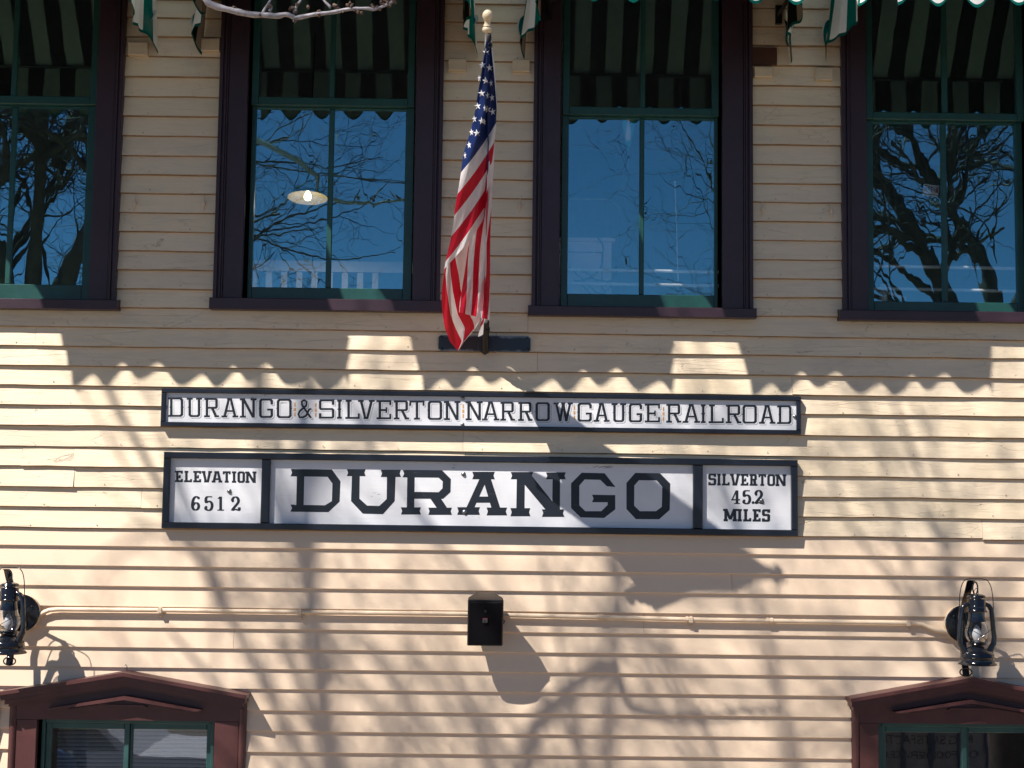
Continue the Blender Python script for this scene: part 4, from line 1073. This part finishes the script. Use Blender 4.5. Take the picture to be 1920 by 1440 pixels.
mb=MB(); a=at(1169,316,-.115); b=at(1187,335,-.115); mb.box((a.x,.114,b.z),(b.x,.116,a.z)); put(mb,'badge_holder',M['clear'],LY)
mb=MB(); a=at(1180,219,-.115); mb.lathe([(.002,-.03),(.018,-.022),(.024,-.004),(.022,.012),(.010,.026),(.002,.03)],14,a); mb2=MB()
OR=empty('ornament',tuple(a),'small gold and white ornament beside the teal lanyard','ornament')
put(mb,'head',M['gold'],OR,True); mb=MB(); a=at(1178,242,-.115); mb.lathe([(.002,-.075),(.016,-.06),(.020,-.02),(.014,.03),(.004,.05)],12,a); put(mb,'body',M['paper'],OR,True)
# hanging FBI card
c=at(1745.5,356,-.115)
ID=empty('id_card',tuple(c),'white FBI card in a clear holder hanging in the fourth window','badge'); ID.rotation_euler=(0,R(7),0)
mb=MB(); mb.box((-.052,.001,-.049),(.052,.004,.049)); mb.build('holder',M['clear'],ID)
mb=MB(); mb.box((-.046,-.002,-.040),(.046,.0008,.030)); mb.build('card',M['paper'],ID)
mb=MB(); mb.box((-.044,-.0032,.018),(.044,-.0021,.021)); mb.box((-.044,-.0032,-.030),(.044,-.0021,-.027)); mb.build('border_line',M['blue_ink'],ID)
txt('FBI',.036,M['blue_ink'],ID,(.002,-.0028,.002))
mb=MB(); mb.lathe([(.010,0),(.010,.001),(.006,.0012)],14,(-.032,-.0021,.002),(0,-1,0)); mb.build('seal',M['grey_line'],ID)
mb=MB(); mb.box((.026,-.0032,-.014),(.043,-.0021,.015)); mb.build('red_mark',plain('faded_red_print',(.45,.12,.14),.5),ID)
mb=MB(); mb.tube([(0,0,.046),(0,0,.072),(.006,0,.080),(0,0,.088),(-.006,0,.08),(0,0,.072)],.0022,6); mb.tube([(0,0,.13),(0,0,.165)],.003,6); mb.build('clip',M['steel'],ID)
# white stand with a pointing arm
c=at(1656,560,-.20)
WS=empty('white_stand',tuple(c),'white post with a pointed arm and red dot inside the fourth window','stand')
mb=MB(); mb.lathe([(.026,-.12),(.024,.0),(.023,.03),(.021,.078),(.019,.088),(.003,.09)],16); mb.build('post',M['paper'],WS,True,40)
mb=MB(); mb.add([(.03,-.01,.045),(.135,-.01,.010),(.130,-.01,-.012),(.03,-.01,.025),(.03,.01,.045),(.135,.01,.010),(.130,.01,-.012),(.03,.01,.025)],[(0,3,2,1),(4,5,6,7),(0,1,5,4),(1,2,6,5),(2,3,7,6),(3,0,4,7)]); mb.build('arm',M['paper'],WS)
mb=MB(); mb.lathe([(.008,0),(.008,.004),(.005,.005)],12,(.118,-.0105,.002),(0,-1,0)); mb.build('dot',M['red_dot'],WS)
# venetian blinds behind the lower left window
BL=empty('blind',(0,0,0),'grey slatted blind behind the lower left window','blind')
a0,a1=LW[0]['sx']; z=LW[0]['zt']-.06; proto=None
mb=MB(); mb.box((a0+.02,.19,z),(a1-.02,.23,z+.05)); mb.build('head_rail',M['slat'],BL)
mb=MB(); mb.add([(a0+.02,-.008,-.007),(a1-.02,-.008,-.007),(a1-.02,.012,.008),(a0+.02,.012,.008),(a0+.02,.0,.002),(a1-.02,.0,.002)],[(0,1,5,4),(4,5,2,3)]); pb=mb.build('slat',M['slat'],BL); pb.location=(0,.21,z-.02)
for k in range(1,34):
    o=pb.copy(); col.objects.link(o); o.location=(0,.21,z-.02-.0225*k)

# ------------------------------------------------------------------ bare trees across the pavement (their shadows and reflections fill the wall)
def wander(p,d,L,n,bend,up,rg):
    pts=[Vector(p)]; d=Vector(d).normalized()
    for i in range(n):
        d=(d+Vector((rg.gauss(0,bend),rg.gauss(0,bend),rg.gauss(0,bend)+up))).normalized(); pts.append(pts[-1]+d*(L/n))
    return pts
def dress(limb,twig,poly,r0,r1,lvl,rg,dens=1.0,clear=None):
    n=len(poly); rad=[r0+(r1-r0)*i/(n-1) for i in range(n)]
    (limb if lvl<2 else twig).tube(poly,rad,8 if r0>.06 else (5 if r0>.018 else 3),False)
    if lvl>=4: return
    tot=sum((poly[i+1]-poly[i]).length for i in range(n-1))
    cnt=max(2,int(tot*(3.4,3.4,4.6,6.0)[lvl]*dens))
    for k in range(cnt):
        t=rg.uniform(.12 if lvl else .25,1.0); f=t*(n-1); i=min(n-2,int(f)); p=poly[i].lerp(poly[i+1],f-i); d=(poly[i+1]-poly[i]).normalized()
        o=d.orthogonal().normalized(); o=Matrix.Rotation(rg.uniform(0,2*math.pi),3,d)@o
        if p.z>8.4 and p.y>-7 and rg.random()<.12: continue
        nd=d*rg.uniform(.45,.9)+o*rg.uniform(.5,.95); rr_=(rad[i]+(rad[i+1]-rad[i])*(f-i))
        L=(2.1,1.05,.52,.24)[lvl]*rg.uniform(.55,1.15); q=max(.0022,min(rr_*.62,(.042,.019,.008,.004)[lvl]))
        pts=wander(p,nd,L,(7,6,5,3)[lvl],(.20,.24,.28,.3)[lvl],(.05,.04,.05,.05)[lvl],rg)
        if clear and any(clear(x) for x in pts): continue
        dress(limb,twig,pts,q,max(.0012,q*.35),lvl+1,rg,dens,clear)
def in_view(p):
    v=Vector(p)-CAM; z=v.dot(FW)
    if z<.1: return False
    return abs(v.dot(RT)/z*F)<1000 and abs(v.dot(UP)/z*F)<760
def smooth(pts,k=4):
    pts=[Vector(p) for p in pts]; out=[]; n=len(pts)
    for i in range(n-1):
        p0,p1,p2,p3=pts[max(0,i-1)],pts[i],pts[i+1],pts[min(n-1,i+2)]
        for j in range(k):
            t=j/k; out.append(.5*((2*p1)+(p2-p0)*t+(2*p0-5*p1+4*p2-p3)*t*t+(3*p1-p0-3*p2+p3)*t**3))
    out.append(pts[-1]); return out
def tree(label,limbs,trunk,tr,seed,dens):
    rg=random.Random(seed); T=empty('bare_tree',(trunk[0][0],trunk[0][1],-.1),label,'tree','bare street trees')
    a=MB(); b=MB()
    pts=smooth(trunk); n=len(pts); t=MB(); t.tube(pts,[tr*(1.25 if i==0 else 1-.35*i/(n-1)) for i in range(n)],14)
    o=t.build('trunk',M['bark'],T,True); o.matrix_parent_inverse=Matrix.Translation(-T.location)
    for pl,r0,r1,*k in limbs: dress(a,b,smooth(pl),r0*.62,r1*.62,0,rg,dens*(k[0] if k else 1),in_view)
    o=a.build('limbs',M['bark'],T,True); o.matrix_parent_inverse=Matrix.Translation(-T.location)
    o=b.build('crown',M['twig'],T); o.matrix_parent_inverse=Matrix.Translation(-T.location)
    return T
tA=tree('bare gnarled tree reflected in the two left windows',[
  ([(-4.6,-5.5,5.2),(-4.9,-5.2,6.4),(-5.4,-4.8,8.2),(-5.8,-4.3,10.5),(-5.6,-4.0,12.2)],.17,.05),
  ([(-4.5,-5.5,5.6),(-4.0,-5.2,6.6),(-3.2,-4.8,7.9),(-2.4,-4.5,9.4),(-1.9,-4.2,11.0)],.15,.04),
  ([(-4.55,-5.5,5.0),(-4.2,-5.6,5.9),(-3.4,-5.7,6.5),(-2.9,-5.8,6.7),(-2.3,-5.9,6.9)],.09,.02,.8),
  ([(-4.6,-5.4,6.0),(-4.4,-4.9,7.5),(-4.3,-4.4,9.2),(-3.9,-4.1,11.4)],.13,.04),
  ([(-4.7,-5.6,5.4),(-5.3,-6.0,6.2),(-6.3,-6.2,7.4),(-7.2,-5.8,9.0)],.11,.03),
  ([(-4.7,-5.6,4.6),(-4.3,-5.8,5.4),(-4.0,-6.0,6.1),(-3.9,-6.1,7.4)],.07,.02),
  ([(-4.6,-5.5,5.6),(-4.95,-5.7,6.3),(-4.5,-5.8,7.3),(-4.2,-5.7,8.2)],.08,.02),
  ([(-4.2,-5.4,6.4),(-3.4,-5.6,6.9),(-2.8,-5.6,7.4),(-2.2,-5.6,7.6)],.06,.015,.7),
  ([(-4.5,-5.5,5.2),(-3.6,-5.7,5.7),(-3.0,-5.8,5.8),(-2.5,-5.9,6.0)],.06,.015,.5),
  ([(-4.4,-5.3,7.2),(-3.7,-4.7,8.6),(-3.0,-4.2,9.8),(-2.9,-3.6,11.2)],.08,.02),
  ],[(-4.6,-5.9,-.2),(-4.5,-5.7,2),(-4.62,-5.5,4.2),(-4.6,-5.5,6.0)],.26,21,1.22)
tB=tree('bare tree reflected in the two right windows',[
  ([(5.6,-8.0,5.6),(5.0,-7.9,6.6),(4.5,-7.8,7.5),(3.6,-7.8,8.8),(2.9,-7.7,10.2)],.20,.05),
  ([(5.7,-8.0,5.8),(5.6,-8.1,6.8),(5.0,-8.2,7.9),(4.4,-8.2,9.3),(4.2,-8.1,11)],.16,.05),
  ([(5.2,-7.9,6.2),(4.3,-7.8,6.9),(3.5,-7.8,7.1),(2.9,-7.8,7.4),(2.4,-7.9,7.5)],.08,.02,.9),
  ([(5.5,-7.9,5.9),(4.7,-7.7,6.2),(3.9,-7.6,6.5),(3.3,-7.5,6.4),(2.7,-7.5,6.6)],.06,.015,.85),
  ([(5.7,-8.0,6.0),(6.4,-8.1,7.2),(6.9,-8.2,8.8),(6.8,-8.0,10.6)],.15,.05),
  ],[(5.9,-8.2,-.2),(5.8,-8.1,2),(5.9,-8.0,4),(5.6,-8.0,6.0)],.30,33,1.18)
# the pale limb that dips into the top of the view
bp_=[(330,-95),(383,-6),(400,10),(437,20),(470,27),(500,28.5),(520,30),(536,27),(548,31),(552,33.5),(560,33),(590,27),(625,23),(655,17),(690,16),(700,18),(720,11),(733,5),(741,0)]
pts=[at(px,py,1.9) for px,py in bp_]; pts=[Vector((-4.3,-4.6,8.6)),Vector((-3.0,-2.8,7.35))]+pts
rad=[.035,.030,.020,.0155,.0150,.0145,.0130,.0125,.0125,.0110,.0105,.0100,.0095,.0092,.0088,.0080,.0074,.0070,.0062,.0056,.0040]
mb=MB(); sm=[];sr_=[]
for i,p in enumerate(smooth(pts,3)):
    sm.append(p); f=i/3; k=min(len(rad)-2,int(f)); r_=rad[k]+(rad[k+1]-rad[k])*(f-k); sr_.append(r_*(1+.10*math.sin(i*2.1)+.05*math.sin(i*5.3)))
mb.tube(sm,sr_,10)
for q in ([(492,26),(497,16),(505,4),(512,-12)],[(552,24),(556,12),(563,2),(572,-10)],[(505,21),(509,14),(507,10)],[(620,14),(610,4),(602,-6)],[(553,31),(551.5,37),(550,41)]):
    pp=[at(a_,b_,1.9) for a_,b_ in q]; mb.tube(smooth(pp,3),[.0075-.004*i/(3*(len(pp)-1)) for i in range(3*(len(pp)-1)+1)],7)
o=mb.build('pale_branch',M['pale_bark'],tA,True); o.matrix_parent_inverse=Matrix.Translation(-tA.location)
mb=MB(); rg3=random.Random(3)
for px,py in ((451,21),(454,25),(440,16),(491,31),(489,27),(552,41),(505,10),(508,15),(554,22),(558,10),(550,15),(544,16),(579,14),(598,22),(600,28),(628,11),(632,14),(625,10),(643,20),(655,8),(660,10),(652,11),(668,20),(672,23),(676,23),(699,9),(701,12),(708,14),(715,4),(718,8),(722,2),(727,5),(730,9),(735,2),(740,3),(712,16)):
    for k in range(2):
        c=at(px+rg3.uniform(-2,2),py+rg3.uniform(-2,2),1.9+rg3.uniform(-.008,.008)); v=Vector((rg3.gauss(0,1),rg3.gauss(0,1),rg3.gauss(0,1))).normalized()
        mb.tube([c-v*.009,c,c+v*.012],[.002,.0078,.001],6)
o=mb.build('buds',M['bud'],tA); o.matrix_parent_inverse=Matrix.Translation(-tA.location)

# ------------------------------------------------------------------ the street, seen only in the lower panes
def refl(px,py,Y,yg=-.07):
    """where the mirror at the glass shows the plane y = -Y at pixel (px,py)"""
    v=FW*F+RT*(px-960)+UP*(720-py); t=(DIST-yg)/v.y; p=CAM+v*t; u=Vector((v.x,-v.y,v.z)); return p+u*((Y-yg)/v.y)
TR=empty('delivery_truck',(0,0,0),'beige delivery truck parked in the street, mirrored in the lower right window','truck')
Y=10.5; p=refl(1720,1400,Y); x0=p.x-3.2; x1=p.x+2.6
mb=MB(); mb.cbox((x0,-Y-2.4,.55),(x1,-Y,3.1),.02); mb.build('box_body',M['truck_side'],TR)
for px in (1693,1744,1796,1850,1900,1640,1590):
    q=refl(px,1400,Y); mb=MB(); mb.box((q.x-.02,-Y+.001,.56),(q.x+.02,-Y+.03,3.05)); mb.build('rib',M['truck_rib'],TR)
q=refl(1735,1387,Y); txt('RING SATISFACTIO',.150,M['truck_text'],TR,(q.x,-Y+.004,q.z),rot=(math.pi/2,0,math.pi))
q=refl(1735,1415,Y); txt('OCKFOODSERVICE.CO',.135,M['truck_text'],TR,(q.x,-Y+.004,q.z),rot=(math.pi/2,0,math.pi))
for px in (x0+.6,x1-.7):
    mb=MB(); mb.lathe([(.3,0),(.42,.02),(.42,.22),(.3,.24)],24,(px,-Y+.02,.30),(0,-1,0)); mb.build('wheel',M['black_flat'],TR,True,40)
mb=MB(); mb.cbox((x1+.05,-Y-2.2,.45),(x1+1.7,-Y-.1,2.3),.12); mb.build('cab',M['truck_side'],TR)
mb=MB(); mb.box((x1+.5,-Y-.1,1.35),(x1+1.4,-Y-.085,2.05)); mb.build('side_window',M['dark_glass'],TR)
CR=empty('parked_car',(0,0,0),'white car parked in the street, mirrored in the lower left window','car')
Y=9.6; p=refl(310,1418,Y)
body=[(p.x-3.3,.35),(p.x+1.1,.35),(p.x+1.15,.62),(p.x+1.0,p.z-.04),(p.x-.35,p.z),(p.x-1.0,p.z+.55),(p.x-2.4,p.z+.58),(p.x-3.2,p.z+.05)]
mb=MB(); mb.prism(body,-Y-1.7,-Y); mb.build('body',M['car_white'],CR)
mb=MB(); mb.prism([(p.x-.55,p.z+.06),(p.x-1.05,p.z+.48),(p.x-1.65,p.z+.50),(p.x-1.65,p.z+.06)],-Y-.01,-Y+.012); mb.prism([(p.x-1.75,p.z+.06),(p.x-1.75,p.z+.50),(p.x-2.35,p.z+.48),(p.x-2.85,p.z+.08)],-Y-.01,-Y+.012); mb.build('side_window',M['dark_glass'],CR)
for dx in (.45,-2.45):
    mb=MB(); mb.lathe([(.2,0),(.31,.02),(.31,.18),(.2,.2)],24,(p.x+dx,-Y+.03,.19),(0,-1,0)); mb.build('wheel',M['black_flat'],CR,True,40)
Y=7.2; p=refl(150,1400,Y); LP=empty('lamp_post',(p.x,-Y,-.1),'dark street lamp post with flared foot, mirrored in the lower left window','lamp post')
mb=MB(); mb.lathe([(.20,0),(.20,.5),(.17,.7),(.11,1.0),(.075,1.25),(.07,5.2)],20); mb.build('post',M['black_flat'],LP,True,50)
mb=MB(); mb.lathe([(.08,5.2),(.18,5.3),(.22,5.7),(.1,5.95),(.02,6.05)],16); mb.build('lamp_head',M['rail_white'],LP,True,50)
Y=7.0; p=refl(103,1408,Y); BN=empty('litter_bin',(p.x,-Y,-.1),'blue round topped litter bin, mirrored in the lower left window','bin')
zt_=p.z+.1
mb=MB(); mb.lathe([(.20,0),(.22,.05),(.24,zt_*.8),(.21,zt_*.93),(.12,zt_),(.01,zt_+.02)],20); mb.build('bin_body',M['blue_plastic'],BN,True,50)
for s in (-.08,.04):
    mb=MB(); mb.tube([(s-.06,0,zt_),(s-.07,0,zt_+.12),(s-.02,0,zt_+.18),(s+.04,0,zt_+.15),(s+.07,0,zt_)],.018,8); mb.build('handle',M['black_flat'],BN,True)
